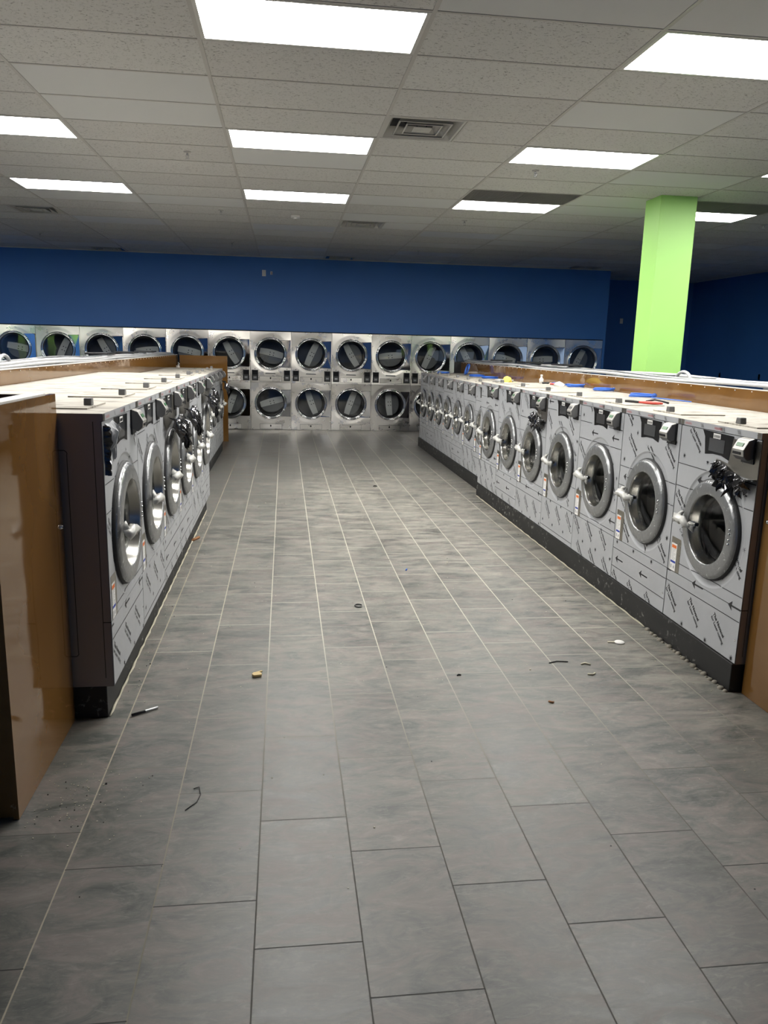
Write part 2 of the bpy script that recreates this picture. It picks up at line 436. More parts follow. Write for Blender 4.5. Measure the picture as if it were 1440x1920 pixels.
mb = MB(); b = .012
for gx in range(-7, 9):
    x = gX(gx)
    if XL < x < XR: mb.box(x-b, x+b, YN, YB if x < XC else YF, CZ-.004, CZ+.03, M['grid'])
for gy in range(-13, 22):
    y = gY(gy)
    if y < YF: mb.box(XL if y < YB else XC, XR, y-b*.75, y+b*.75, CZ-.0035, CZ+.03, M['grid'])
for gx, gy in VENT:
    x = gX(gx)+CU; mb.box(x-b*.7, x+b*.7, gY(gy), min(gY(gy+1), YB), CZ-.0035, CZ+.03, M['grid'])
struct(mb, 'trim_1')
mb = MB(); mb.box(XL, XC, YB-.02, YB, CZ-.02, CZ, M['grid']); struct(mb, 'trim_2')
mb = MB(); mb.box(-5.4545, 6.5254, YB-.012, YB+.0, 1.918, 1.934, M['dark']); struct(mb, 'trim_3')

# lime column, and its twin out of the frame on the left
for nm, cx, cy in (('a', 4.18, 8.52), ('b', -6.75, 8.52)):
    mb = MB(); mb.box(cx-.205, cx+.205, cy-.185, cy+.185, 0, CZ+.01, M['green'])
    o = bevel(mb.build('column'), .006)
    tag(o, 'lime green painted square column rising behind the right partition' if nm == 'a' else 'lime green square column out of frame beyond the left rows', 'column')

# ------------------------------------------------------------------ ceiling lights
def troffer(lit):
    t = thing('ceiling_light', '', 'light')
    mb = MB(); a, d = CU-.012, CU/2-.012; i, j = CU-.034, CU/2-.030
    z = CZ
    for (x0, x1, y0, y1) in ((-a, a, -d, -j), (-a, a, j, d), (-a, -i, -j, j), (i, a, -j, j)):
        mb.box(x0, x1, y0, y1, -.004, .05, M['lampframe'])
    mb.box(-a, a, -d, d, .05, .06, M['lampframe'])
    mb.build('light_frame', t)
    mb = MB(); mb.box(-i, i, -j, j, -.001, .01, M['lamp'] if lit else M['unlit']); mb.build('diffuser', t)
    return t
TL_, TU_ = troffer(True), troffer(False)
cname = {-6: 'out of frame far left column', -4: 'far left column', -2: 'left column', 0: 'middle column', 2: 'right column', 4: 'column behind the green pillar', 6: 'far right column'}
rname = {-9: 'behind the camera', -5: 'just behind the camera', -1: 'nearest row', 3: 'second row', 7: 'third row', 11: 'dark fourth row', 15: 'dark row by the blue wall'}
first = {True: TL_, False: TU_}; used = {True: False, False: False}
for lst, lit in ((LIT, True), (UNLIT, False)):
    for gx, gy in lst:
        o = first[lit] if not used[lit] else dup(first[lit]); used[lit] = True
        o.location = (gX(gx)+CU, gY(gy)+CU/2, CZ)
        o['label'] = ('lit' if lit else 'unlit')+' ceiling light panel, '+rname[gy]+', '+cname[gx]
        o['group'] = 'lit ceiling light panels' if lit else 'unlit ceiling light panels'

# vents
def make_vent():
    t = thing('ceiling_vent', '', 'vent'); h = CU/2-.012
    mb = MB()
    def ring(a0, z0, a1, z1, m):
        for k in range(4):
            c, s_ = [(1, 0), (0, 1), (-1, 0), (0, -1)][k]
            def P(a, sgn, z): return (c*a-s_*sgn*a, s_*a+c*sgn*a, z)
            mb.face([P(a0, -1, z0), P(a0, 1, z0), P(a1, 1, z1), P(a1, -1, z1)], m)
    ring(h, -.003, h-.02, -.004, M['vent']); ring(h-.02, -.004, h-.07, .07, M['vent']); ring(h, -.003, h, .04, M['vent'])
    mb.build('vent_frame', t)
    mb = MB()
    for a in (.205, .140):
        ring(a, -.006, a-.040, .045, M['vent']); ring(a+.002, -.004, a-.038, .049, M['vent'])
        ring(a, -.006, a-.012, -.006, M['vent'])
    mb.box(-.07, .07, -.07, .07, -.006, .0, M['vent']); mb.build('louver', t)
    mb = MB(); mb.lathe([(.17, .071), (.17, .3)], (0, 0, 0), M['vdark'], 24, 'z'); mb.box(-h, h, -h, h, .2, .21, M['vdark'])
    for x in (-.03, .03): mb.tube([(x, 0, 0), (x*2.2, .02, .12)], .004, M['black'], 6)
    ring(h-.07, .07, .12, .08, M['vdark'])
    mb.build('duct', t); return t
V0 = make_vent(); vl = ['square louvred ceiling vent beside the second middle light', 'square ceiling vent beyond the third row of lights, centre', 'square ceiling vent against the blue wall, centre',
    'square ceiling vent at the left frame edge', 'dark ceiling vent against the blue wall, far left', 'dark ceiling vent against the blue wall, right corner']
for k, (gx, gy) in enumerate(VENT):
    o = V0 if k == 0 else dup(V0)
    o.location = (gX(gx)+(CU/2 if gx != -3 else CU*1.5), gY(gy)+CU/2, CZ); o['label'] = vl[k]; o['group'] = 'ceiling vents'
for k, (gx, gy) in enumerate(EGG):
    for h in (0, 1):
        mb = MB(); x0 = gX(gx)+h*CU+.01; y0 = gY(gy)+.01; q = CU-.02; n = 24
        for i in range(n+1):
            mb.box(x0+q*i/n-.001, x0+q*i/n+.001, y0, y0+q, CZ, CZ+.02, M['egg']); mb.box(x0, x0+q, y0+q*i/n-.001, y0+q*i/n+.001, CZ, CZ+.02, M['egg'])
        mb.box(x0, x0+q, y0, y0+q, CZ+.06, CZ+.07, M['egg'])
        o = mb.build('return_grille', fix=False)
        tag(o, ('grey egg crate grille, %s of the pair before the %s' % (('left half', 'right half')[h], ('third right light', 'light behind the green column')[k])), 'grille', 'return air grilles')
# sprinklers, detectors
def make_sprinkler():
    t = thing('sprinkler_head', '', 'sprinkler')
    mb = MB(); mb.lathe([(0, 0), (.034, 0), (.030, -.006), (.012, -.010), (0, -.010)], (0, 0, 0), M['vent'], 20, 'z'); mb.build('escutcheon', t)
    mb = MB(); mb.lathe([(0, -.008), (.008, -.01), (.008, -.028), (.004, -.032), (0, -.032)], (0, 0, 0), M['galv'], 12, 'z')
    for sx in (-1, 1): mb.tube([(sx*.008, 0, -.02), (sx*.014, 0, -.035), (sx*.004, 0, -.055)], .002, M['galv'], 6)
    mb.lathe([(0, -.056), (.018, -.056), (.018, -.058), (0, -.058)], (0, 0, 0), M['galv'], 12, 'z'); mb.build('deflector', t)
    return t
S0 = make_sprinkler()
sl = ['brass sprinkler head left of the second middle light', 'brass sprinkler head beyond the second right light', 'small sprinkler head left of the third middle light', 'small sprinkler head beyond the third right light',
      'faint sprinkler head on the dark ceiling, far left', 'faint sprinkler head near the blue wall, right of centre', 'faint sprinkler head near the blue wall, left of centre', 'sprinkler head beyond the light behind the green column']
for k, (x, y) in enumerate([(-.852, 7.581), (2.337, 7.553), (-.796, 10.624), (2.351, 10.569), (-3.868, 13.658), (2.298, 13.907), (-.864, 13.867), (6.095, 9.82)]):
    o = S0 if k == 0 else dup(S0); o.location = (x, y, CZ); o['label'] = sl[k]; o['group'] = 'sprinkler heads'
t = thing('smoke_detector', 'small white square detector on ceiling beyond the middle lights', 'detector', (.147, 10.77, CZ))
mb = MB(); mb.box(-.06, .06, -.06, .06, -.03, 0, M['whiteplastic']); bevel(mb.build('housing', t), .008)
mb = MB(); mb.lathe([(0, -.05), (.03, -.045), (.035, -.03)], (0, 0, 0), M['whiteplastic'], 20, 'z'); mb.lathe([(.012, -.051), (0, -.054)], (0, 0, 0), M['black'], 12, 'z'); mb.build('sensor', t)

# wall plates
def outlet(x, y, z, rz, label, blank=False, nm='wall_outlet'):
    t = thing(nm, label, 'outlet', (x, y, z), rz)
    mb = MB(); mb.box(-.036, .036, -.006, 0, -.058, .058, M['whiteplastic']); bevel(mb.build('cover_plate', t), .002)
    if not blank:
        mb = MB()
        for s_ in (-1, 1):
            mb.box(-.017, .017, -.008, -.005, s_*.022-.014, s_*.022+.014, M['paper'])
            for q in (-.006, .006): mb.box(q-.0015, q+.0015, -.0085, -.007, s_*.022-.004, s_*.022+.007, M['black'])
        mb.build('socket', t)
outlet(-.385, YB, 3.012, 0, 'white duplex outlet high on the blue back wall')
t = thing('cable_bracket', 'small dark cable hook beside the high outlet on blue wall', 'bracket', (-.243, YB, 3.017))
mb = MB(); mb.box(-.02, .02, -.004, 0, -.03, .03, M['galv']); mb.build('plate', t)
mb = MB(); mb.tube([(0, -.004, .015), (0, -.03, .012), (.004, -.035, -.01), (0, -.02, -.03)], .005, M['black'], 8); mb.build('hook', t)
outlet(7.8, YF, 2.409, 0, 'white wall plate halfway up the dark recessed wall', True, 'wall_plate')
outlet(XR, 16.306, 1.249, R(90), 'dim outlet low on the dark blue right wall, farther one')
outlet(XR, 14.845, 1.271, R(90), 'dim outlet low on the dark blue right wall, nearer one')
outlet(XC+.0, 16.9, 1.25, R(-90), 'plate on the side of the recess wall', True, 'wall_plate')
outlet(4.385, 8.45, 1.62, R(90), 'small plate on the right face of the green column', True, 'column_plate')

# ------------------------------------------------------------------ text helper
def text_polys(s, size, bold=0.):
    cu = bpy.data.curves.new('t', 'FONT'); cu.body = s; cu.size = size; cu.resolution_u = 2; cu.offset = bold
    o = bpy.data.objects.new('t', cu); COL.objects.link(o)
    dg = bpy.context.evaluated_depsgraph_get(); me = bpy.data.meshes.new_from_object(o.evaluated_get(dg))
    V = [(v.co.x, v.co.y) for v in me.vertices]; F = [tuple(p.vertices) for p in me.polygons]
    bpy.data.objects.remove(o); bpy.data.curves.remove(cu); bpy.data.meshes.remove(me)
    return V, F
T1 = text_polys('The Novacel', .028, .0010); T2 = text_polys('for Laser cutting', .025, .0005)

# ------------------------------------------------------------------ washer
class Spec: pass
def spec(W, H, D, ro, ri, zc, dish, zl):
    s = Spec(); s.W, s.H, s.D, s.ro, s.ri, s.zc, s.dish, s.zl = W, H, D, ro, ri, zc, dish, zl; s.xc = .03*W/.765 if W > .7 else .02
    return s
def dish_y(s, x, z):
    r = math.hypot(x-s.xc, z-s.zc)
    if r > s.dish: return 0
    if r > s.dish-.012: return .006*(s.dish-r)/.012
    return .006
def front_panel(s):
    x0, x1, z0, z1 = -s.W/2+.004, s.W/2-.004, s.zl+.0025, s.H-.035
    mb = MB(); N = 96
    angs = [2*PI*i/N for i in range(N)]
    cors = [math.atan2(z-s.zc, x-s.xc) % (2*PI) for x in (x0, x1) for z in (z0, z1)]
    for c in cors:
        i = min(range(len(angs)), key=lambda i: abs(angs[i]-c)); angs[i] = c
    def rectp(a):
        ca, sa = math.cos(a), math.sin(a); t = 1e9
        if ca > 1e-9: t = min(t, (x1-s.xc)/ca)
        if ca < -1e-9: t = min(t, (x0-s.xc)/ca)
        if sa > 1e-9: t = min(t, (z1-s.zc)/sa)
        if sa < -1e-9: t = min(t, (z0-s.zc)/sa)
        return (s.xc+t*ca, z_ := s.zc+t*sa)
    prof = [(s.dish+.004, -.002), (s.dish, 0), (s.dish-.006, .004), (s.dish-.014, .006), (s.ri+.01, .006)]
    loops = [[(p[0], .02, p[1]) for p in map(rectp, angs)], [(p[0], 0, p[1]) for p in map(rectp, angs)]]
    for r, y in [(s.dish+.012, 0)]+prof: loops.append([(s.xc+r*math.cos(a), y, s.zc+r*math.sin(a)) for a in angs])
    vs = [p for l in loops for p in l]; fs = []
    for k in range(len(loops)-1):
        for i in range(N):
            j = (i+1) % N; fs.append((k*N+i, k*N+j, (k+1)*N+j, (k+1)*N+i))
    mb.raw(vs, fs, M['film'], False)
    o = mb.build('front_panel')
    for p in o.data.polygons:
        c = p.center
        p.use_smooth = math.hypot(c.x-s.xc, c.z-s.zc) < s.dish+.011
    return o
def print_mesh(s, var):
    mb = MB(); x0, x1, z0, z1 = -s.W/2+.006, s.W/2-.006, .006, s.H-.036
    rnd = random.Random(var*13+1)
    items = []
    def P(x, z): return (x, dish_y(s, x, z)-.0012, z)
    def poly(pts): items.append([list(pts)])
    period = .565; base = {0: .213, 1: .083, 2: .31, 3: .47}[var % 4]+z0-.0
    zs = [base+k*period for k in range(-1, 4)]
    V = []; F = []
    def add(pts, fs):
        b = len(V); V.extend(pts); F.extend([tuple(b+i for i in f) for f in fs])
    def line(z, th=.0045):
        n = 40
        for i in range(n):
            a = x0+(x1-x0)*i/n; c = x0+(x1-x0)*(i+1)/n; add([(a, z-th/2), (c, z-th/2), (c, z+th/2), (a, z+th/2)], [(0, 1, 2, 3)])
    def arrow(x, z):
        add([(x+.02, z-.0045), (x+.115, z-.0045), (x+.115, z+.0045), (x+.02, z+.0045)], [(0, 1, 2, 3)])
        add([(x, z), (x+.036, z-.026), (x+.030, z-.0045), (x+.030, z+.0045), (x+.036, z+.026)], [(0, 1, 2), (0, 2, 3), (0, 3, 4)])
    def burst(x, z):
        for k in range(8):
            a = k*PI/4; c, d = math.cos(a), math.sin(a); r = .02
            add([(x+c*r, z+d*r), (x-d*.003, z+c*.003), (x+d*.003, z-c*.003)], [(0, 1, 2)])
        add([(x+.006*math.cos(k*PI/3), z+.006*math.sin(k*PI/3)) for k in range(6)], [tuple(range(6))])
    def txt(T, x, z, ang):
        c, d = math.cos(ang), math.sin(ang)
        add([(x+c*p[0]-d*p[1], z+d*p[0]+c*p[1]) for p in T[0]], T[1])
    for zb in zs:
        line(zb); line(zb+.127)
        sh = rnd.uniform(0, .3)
        for k in range(-1, 3):
            arrow(x0+sh+.36*k, zb+.062)
        top = zb+period
        for j in range(3):
            for k in range(-2, 5):
                x = x0+.02+.25*k+.085*j+rnd.uniform(-.004, .004); z = top-.035-j*.19
                if z-.15 < zb+.127: 
                    if z-.06 > zb+.127: burst(x+.03, z-.04)
                    continue
                txt(T1, x, z, R(-40)); txt(T2, x-.017, z-.022, R(-40))
                burst(x+.20, z-.165)
    bm = bmesh.new(); vv = [bm.verts.new((p[0], 0, p[1])) for p in V]
    for f in F:
        try: bm.faces.new([vv[i] for i in f])
        except ValueError: pass
    for co, no in (((x0, 0, 0), (-1, 0, 0)), ((x1, 0, 0), (1, 0, 0)), ((0, 0, z0), (0, 0, -1)), ((0, 0, z1), (0, 0, 1))):
        g = bm.verts[:]+bm.edges[:]+bm.faces[:]
        bmesh.ops.bisect_plane(bm, geom=g, plane_co=co, plane_no=no, clear_outer=True)
    kill = []
    for f in bm.faces:
        c = f.calc_center_median()
        if math.hypot(c.x-s.xc, c.z-s.zc) < s.ro-.01: kill.append(f)
        elif -.155*s.W/.765 < c.x < .15*s.W/.765 and c.z > s.H-.20: kill.append(f)
        elif c.x < -s.W/2+.11 and s.zl < c.z < s.zl+.2: kill.append(f)
    bmesh.ops.delete(bm, geom=kill, context='FACES')
    for v in bm.verts: v.co.y = dish_y(s, v.co.x, v.co.z)-.0012
    return bm
def add_print(bm, o, keep):
    # the ink is surface pattern: it goes into the mesh of the panel it is printed on
    me = o.data; me.materials.append(M['print']); k = len(me.materials)-1
    b2 = bmesh.new(); b2.from_mesh(me); vm = {}
    for f in bm.faces:
        if not keep(f.calc_center_median().z): continue
        vs = []
        for v in f.verts:
            if v.index not in vm: vm[v.index] = b2.verts.new(v.co)
            vs.append(vm[v.index])
        try: nf = b2.faces.new(vs); nf.material_index = k
        except ValueError: pass
    b2.to_mesh(me); b2.free()
def blobby(mb, path, radii, m, seed, n=10, amp=.25):
    vs0 = len(mb.v); mb.tube(path, radii, m, n)
    for i in range(vs0, len(mb.v)):
        v = Vector(mb.v[i]); q = noise.noise_vector(v*60+Vector((seed, 0, 0)))*.011*amp*4
        mb.v[i] = tuple(v+q)
def crumple(mb, pts, wdir, wid, m, seed, nu=26, nv=10, amp=.018):
    # ribbon hanging from polyline pts, width along wdir, crinkled
    P = [Vector(p) for p in pts]; vs = []; fs = []
    for i in range(nu+1):
        t = i/nu*(len(P)-1); k = min(int(t), len(P)-2); c = P[k].lerp(P[k+1], t-k)
        ww = wid*(.45+.55*math.sin(PI*(i/nu)))*(1+.35*math.sin(i*1.9+seed))
        for j in range(nv+1):
            v = j/nv; p = c+Vector(wdir)*ww*v
            q = noise.noise_vector(p*22+Vector((seed*3.1, 0, 0)))
            p = p+Vector((q.x*.6, -abs(q.y)*1.3-.15, q.z*.6))*amp*min(1, v*2.+.12)
            p.y -= .02*math.sin(v*PI)
            vs.append(p)
    for i in range(nu):
        for j in range(nv): a = i*(nv+1)+j; fs.append((a, a+1, a+nv+2, a+nv+1))
    mb.raw(vs, fs, m, False)
def make_washer(s, var, peel=0, lcd=True):
    t = thing('washing_machine', '', 'washing machine'); W, H, D = s.W, s.H, s.D; h = W/2-.0015
    k = W/.765
    mb = MB(); mb.box(-h, h, .004, D, 0, H-.031, M['side'], skip=('f',))
    for sx in (-1, 1): mb.box(min(sx*(h-.0004), sx*(h-.004)), max(sx*(h-.0004), sx*(h-.004)), .0035, .03, 0, H-.031, M['rubber'])  # black strips, here and below, colour in the shade of open seams
    mb.box(-h+.001, h-.001, .005, .03, s.zl-.004, s.zl+.004, M['rubber']); mb.box(-h+.001, h-.001, .005, .03, H-.037, H-.030, M['rubber'])
    # groove outline of the side panel and corner rail
    for sx in (-1, 1):
        X = sx*(h+.0006); g = M['greyink']
        def q(y0, y1, z0, z1): mb.face([(X, y0, z0), (X, y1, z0), (X, y1, z1), (X, y0, z1)], g)
        q(.034, .037, .04, H-.033); q(.0, .034, s.zl-.002, s.zl+.002)
        q(.145, .148, .16, H-.17); q(.16, D-.1, .143, .146); q(.16, D-.1, H-.156, H-.153)
        for zc_, sg in ((.16, -1), (H-.17, 1)):
            for i in range(6):
                a0, a1 = PI/2*i/6, PI/2*(i+1)/6
                f = lambda a, r: (X, .161-r*math.cos(a), zc_+sg*r*math.sin(a))
                mb.face([f(a0, .0145), f(a1, .0145), f(a1, .0175), f(a0, .0175)], g)
    mb.build('body', t, fix=False)
    fp = front_panel(s); fp.parent = t
    mb = MB(); mb.box(-W/2+.004, W/2-.004, 0, .02, .004, s.zl-.0025, M['film']); lp = mb.build('lower_panel', t)
    mb = MB(); mb.disc((W/2-.025, -.001, .12), .006, M['chrome'], 12); mb.build('lock', t)
    mb = MB(); mb.box(-W/2+.001, W/2-.001, -.006, .30, H-.031, H, M['film'], skip=('t', 'l', 'r')); mb.box(-W/2+.001, W/2-.001, .30, D, H-.031, H, M['film'], skip=('t', 'l', 'r', 'f'))
    mb.face([(-W/2+.001, -.006, H), (W/2-.001, -.006, H), (W/2-.001, D, H), (-W/2+.001, D, H)], M['topfilm'])
    for sx in (-1, 1):
        x = sx*(W/2-.001); mb.face([(x, -.006, H-.031), (x, D, H-.031), (x, D, H), (x, -.006, H)], M['side'])
        a = sx*(W/2-.004); mb.face([(min(a, a-sx*.03), -.0075, H-.030), (max(a, a-sx*.03), -.0075, H-.030), (max(a, a-sx*.03), -.0075, H-.001), (min(a, a-sx*.03), -.0075, H-.001)], M['brush'])
    mb.build('top_cap', t)
    # red marker scribble and ink ticks on the cap lip
    mb = MB()
    def stroke(pts, m, r=.0013):
        for a, b_ in zip(pts, pts[1:]):
            a, b_ = Vector(a), Vector(b_); d = (b_-a).normalized(); n_ = Vector((-d.y, d.x))*r
            mb.face([(p.x, -.0085, p.y) for p in (a-n_, b_-n_, b_+n_, a+n_)], m)
    zt = H-.024; rr = random.Random(var+5)
    for gx_ in (-W/2+.05, -.03):
        x = gx_
        for q in range(5):
            stroke([(x, zt), (x+.004, zt+.014), (x+.008, zt+.003*rr.random()), (x+.013, zt+.008)], M['redink'], .0009); x += .014
    for x in (-.17, .18, .02):
        for q in range(3): stroke([(x*k+q*.009, zt+.018), (x*k+q*.009+.014, zt-.002)], M['print'], .001)
    mb.build('cap_marking', t, fix=False)
    mb = MB(); mb.box(.05*k, .062*k, -.010, -.006, H-.028, H-.006, M['chrome']); mb.build('lock_tab', t)
    # soap lid
    mb = MB(); mb.box(-.19*k, .17*k, .10, .38, H, H+.007, M['topfilm']); lid = mb.build('soap_lid', t)
    mb = MB(); mb.extr([(-.05, H+.007), (.0, H+.007), (-.007, H+.040), (-.043, H+.040)], .115, .150, M['readerside'], 'y'); bevel(mb.build('lid_handle', lid), .004)
    # control panel
    zt = s.H-.04
    mb = MB(); pts = [(-.150*k, zt+.004), (.148*k, zt-.002), (.124*k, zt-.128), (.05*k, zt-.112), (-.03*k, zt-.112), (-.108*k, zt-.122), (-.124*k, zt-.03)]
    mb.face([(x, -.0022, z) for x, z in pts], M['membrane']); cp = mb.build('control_panel', t)
    mb = MB(); mb.box(-.075*k, .072*k, -.0035, -.002, zt-.100, zt-.032, M['screen']); mb.build('display_screen', cp)
    mb = MB(); mb.box(-.038*k, .03*k, -.0045, -.0035, zt-.030, zt-.004, M['paper'])
    for q in range(11): mb.box((-.033+q*.0055)*k, (-.031+q*.0055+.0012*(q % 2))*k, -.005, -.0044, zt-.026, zt-.012, M['black'])
    mb.build('barcode_sticker', cp)
    # card reader
    xr, zr = .283*k, s.H-.145
    mb = MB(); mb.box(xr-.045, xr+.056, -.008, 0, zr-.010, zr+.112, M['black']); rd = mb.build('card_reader', t)
    prof = [(-.008, zr+.014), (-.034, zr+.004), (-.058, zr+.026), (-.062, zr+.058), (-.036, zr+.104), (-.008, zr+.113)]
    mb = MB(); n_ = len(prof)
    xa, xb = xr-.048, xr+.050
    for i in range(n_-1):
        (y0, a0), (y1, a1) = prof[i], prof[i+1]
        mb.face([(xa, y0, a0), (xb, y0, a0), (xb, y1, a1), (xa, y1, a1)], M['reader'] if i >= 2 else M['readerside'])
    for x in (xa, xb): mb.face([(x, y, z) for y, z in prof], M['readerside'])
    bevel(mb.build('reader_housing', rd), .006)
    mb = MB(); mb.box(xr-.034, xr+.030, -.0645, -.058, zr+.034, zr+.047, M['black']); mb.build('card_slot', rd)
    mb = MB(); d = Vector((0, .026, .046)).normalized(); c = Vector((xr, -.0500, zr+.081))
    mb.obox(c, (.028, 0, 0), d*.009, Vector((0, -d.z, d.y))*.002, M['lcd'] if lcd else M['readerside']); mb.build('lcd_screen', rd)
    # door
    cx, cz, ro, ri = s.xc, s.zc, s.ro, s.ri
    mb = MB(); mb.lathe([(ro+.008, .005), (ro+.006, -.006), (ro+.0, -.010)], (cx, 0, cz), M['rubber'], 72)  # black gasket ring, the shadow gap around the door coloured in with it
    mb.lathe([(ro, -.002), (ro, -.012), (ro-.004, -.018), (ro-.013, -.025), (ro-.020, -.0275), (ri+.012, -.031), (ri+.005, -.030), (ri+.003, -.026)], (cx, 0, cz), M['wrap'], 72)
    dr = mb.build('door', t)
    mb = MB(); mb.lathe([(ri+.003, -.026), (ri, -.020), (ri-.003, -.008), (ri-.012, .02), (ri-.016, .034), (ri-.016, .05)], (cx, 0, cz), M['rim'], 72)
    mb.build('inner_rim', dr)
    mb = MB(); mb.lathe([(ri-.012, .02), (ri*.8, .028), (ri*.4, .036), (.001, .038)], (cx, 0, cz), M['glass'], 48); mb.build('door_glass', dr)
    mb = MB()
    for dz in (.047, .027, -.005, -.025):
        mb.lathe([(0, -.037), (.0045, -.035), (.006, -.030), (.006, -.026)], (cx+(ro+ri)/2*.985, 0, cz+dz), M['chrome'], 10)
    mb.build('hinge_screw', dr)
    mb = MB(); mb.lathe([(ri-.016, .05), (ri-.02, .07), (ri+.01, .10)], (cx, 0, cz), M['rubber'], 48)
    mb.build('gasket', t)
    mb = MB(); rd_ = min(ri+.07, W/2-.03); mb.lathe([(ri+.01, .10), (rd_, .11), (rd_, .24), (rd_-.006, .25), (rd_, .26), (rd_, .42), (rd_-.03, .45), (.02, .46)], (0*cx+cx, 0, cz), M['drum'], 48)
    for q in range(3):
        a = q*2*PI/3+var; c = Vector((cx+math.cos(a)*(rd_-.03), .27, cz+math.sin(a)*(rd_-.03)))
        rv = Vector((math.cos(a), 0, math.sin(a))); tv = Vector((-math.sin(a), 0, math.cos(a)))
        mb.obox(c, tv*.028, (0, .14, 0), rv*.035, M['drum'])
    mb.build('drum', t)
    # wrapped handle
    mb = MB(); zz = cz+.008; x0 = cx-ro-.008; x1 = x0+.17*ro/.262
    n = 11; path = [(x0+(x1-x0)*i/(n-1), -.060-.016*math.sin(PI*i/(n-1))+(.030 if i == n-1 else 0), zz-.012*i/(n-1)+.012*math.sin(PI*1.3*i/n)) for i in range(n)]
    rad = [.014, .024, .025, .024, .023, .023, .023, .024, .023, .019, .008]
    blobby(mb, path, rad, M['bag'], var*7+1, 5, .34)
    blobby(mb, [(x1-.03, -.05, zz), (x1-.01, -.045, zz-.02), (x1, -.042, zz-.05)], [.012, .015, .003], M['bag'], var*5+2, 8)
    blobby(mb, [(x0+.03, -.06, zz+.01), (x0+.04, -.05, zz+.035), (x0+.06, -.045, zz+.05)], [.014, .013, .003], M['bag'], var*5+3, 8)
    hd = mb.build('door_handle', t, fix=False)
    mb = MB(); mb.box(x1-.035, x1+.018, -.048, -.022, zz-.012, zz+.008, M['chrome']); bevel(mb.build('latch', hd), .003)
    # label
    xl = -W/2+.024*k
    mb = MB(); mb.box(xl-.002, xl+.118*k*.9, -.0012, 0, s.zl+.002, s.zl+.20, M['brush']); sl_ = mb.build('bare_strip', t)
    mb = MB(); a, b_ = xl+.004, xl+.066; z0, z1 = s.zl+.004, s.zl+.165
    mb.box(a, b_, -.0022, -.001, z0, z1, M['paper'])
    mb.box(a+.006, b_-.006, -.0028, -.002, z1-.028, z1-.010, M['orange']); mb.box(a+.004, b_-.004, -.0028, -.002, z0+.046, z0+.058, M['bluep'])
    for q in range(9): mb.box(a+.008, b_-.008-.01*(q % 3), -.0027, -.002, z1-.036-q*.0085, z1-.0335-q*.0085, M['grayp'])
    mb.box(a+.008, a+.02, -.0027, -.002, z0+.012, z0+.034, M['grayp']); mb.box(a+.036, a+.05, -.0027, -.002, z0+.014, z0+.030, M['grayp'])
    mb.build('warning_label', t)
    bm = print_mesh(s, var); bm.verts.index_update()
    add_print(bm, fp, lambda z: z > s.zl); add_print(bm, lp, lambda z: z <= s.zl); bm.free()
    if peel == 1:      # top right corner bared, film hanging below it
        mb = MB(); hh = s.H
        mb.face([(x, -.0018, z) for x, z in ((.142*k, hh-.055), (W/2-.004, hh-.040), (W/2-.004, hh-.232), (.14*k, hh-.225), (.10*k, hh-.19), (.02*k, hh-.176), (.0, hh-.17), (.118*k, hh-.183))], M['brush'])
        mb.build('bare_patch', t)
        mb = MB(); crumple(mb, [(.02, -.004, hh-.172), (.09, -.004, hh-.19), (.17, -.004, hh-.215), (.27, -.004, hh-.235), (W/2-.01, -.004, hh-.225)], (-.15, 0, -1), .095, M['peel'], 2.2, 44, 14, .05)
        mb.build('peeled_film', t, fix=False)
    if peel == 2:      # torn at the top left corner
        mb = MB(); hh = s.H
        crumple(mb, [(-W/2+.006, -.002, hh-.05), (-W/2+.01, -.002, hh-.14), (-W/2+.008, -.002, hh-.26)], (1, 0, -.1), .035, M['peel'], 5.1, 20, 6, .02)
        crumple(mb, [(-W/2+.05, -.002, hh-.045), (-W/2+.13, -.002, hh-.05), (-W/2+.2, -.002, hh-.045)], (0, 0, -1), .13, M['film'], 8.1, 20, 12, .02)
        mb.build('peeled_film', t, fix=False)
    if peel == 3:      # long curls of film hanging over the door
        mb = MB(); hh = s.H
        mb.face([(x, -.0018, z) for x, z in ((-.25*k, hh-.05), (W/2-.006, hh-.05), (W/2-.006, hh-.20), (-.15*k, hh-.26), (-.25*k, hh-.2))], M['brush']); mb.build('bare_patch', t)
        mb = MB(); crumple(mb, [(-.24*k, -.02, hh-.16), (-.1*k, -.05, hh-.19), (.1*k, -.04, hh-.2), (W/2-.03, -.02, hh-.19)], (.1, -.25, -1), .16, M['peel'], 3.7, 40, 16, .05)
        mb.build('peeled_film', t, fix=False)
    return t
A = spec(.765, 1.16, .855, .262, .181, .613, .308, .283)      # right near
B = spec(.66, 1.113, .755, .222, .150, .610, .262, .283)      # right far
Cc = spec(.765, 1.213, 1.03, .290, .205, .660, .334, .300)    # left near
Dd = spec(.66, 1.133, .815, .222, .150, .610, .262, .283)     # left far
PZ = .152
def place(s, lst, X, Y0, n, rz, words, group):
    protos = {}
    for i in range(n):
        var, peel, lcd = lst[i % len(lst)]
        key = (var, peel)
        if key in protos: o = dup(protos[key])
        else: o = make_washer(s, var, peel, lcd); protos[key] = o
        o.location = (X, Y0+s.W*(i+.5), PZ); o.rotation_euler = (0, 0, rz); o['group'] = group
        o['label'] = words(i)
    return
def lab(side, part, n):
    def f(i):
        w_ = 'nearest' if i == 0 else ('farthest' if i == n-1 else ORD[i])
        return 'film-wrapped front-loading washer, %s of the %s ones in the %s row' % (w_, part, side)
    return f
place(A, [(0, 1, True), (1, 0, True), (2, 0, True), (3, 0, False)], 2.235, 3.40, 7, R(-90), lab('right', 'large forward', 7), 'large washers in the right row')
place(B, [(0, 0, False), (2, 0, False), (1, 0, False)], 2.335, 8.757, 7, R(-90), lab('right', 'set-back small', 7), 'small washers in the right row')
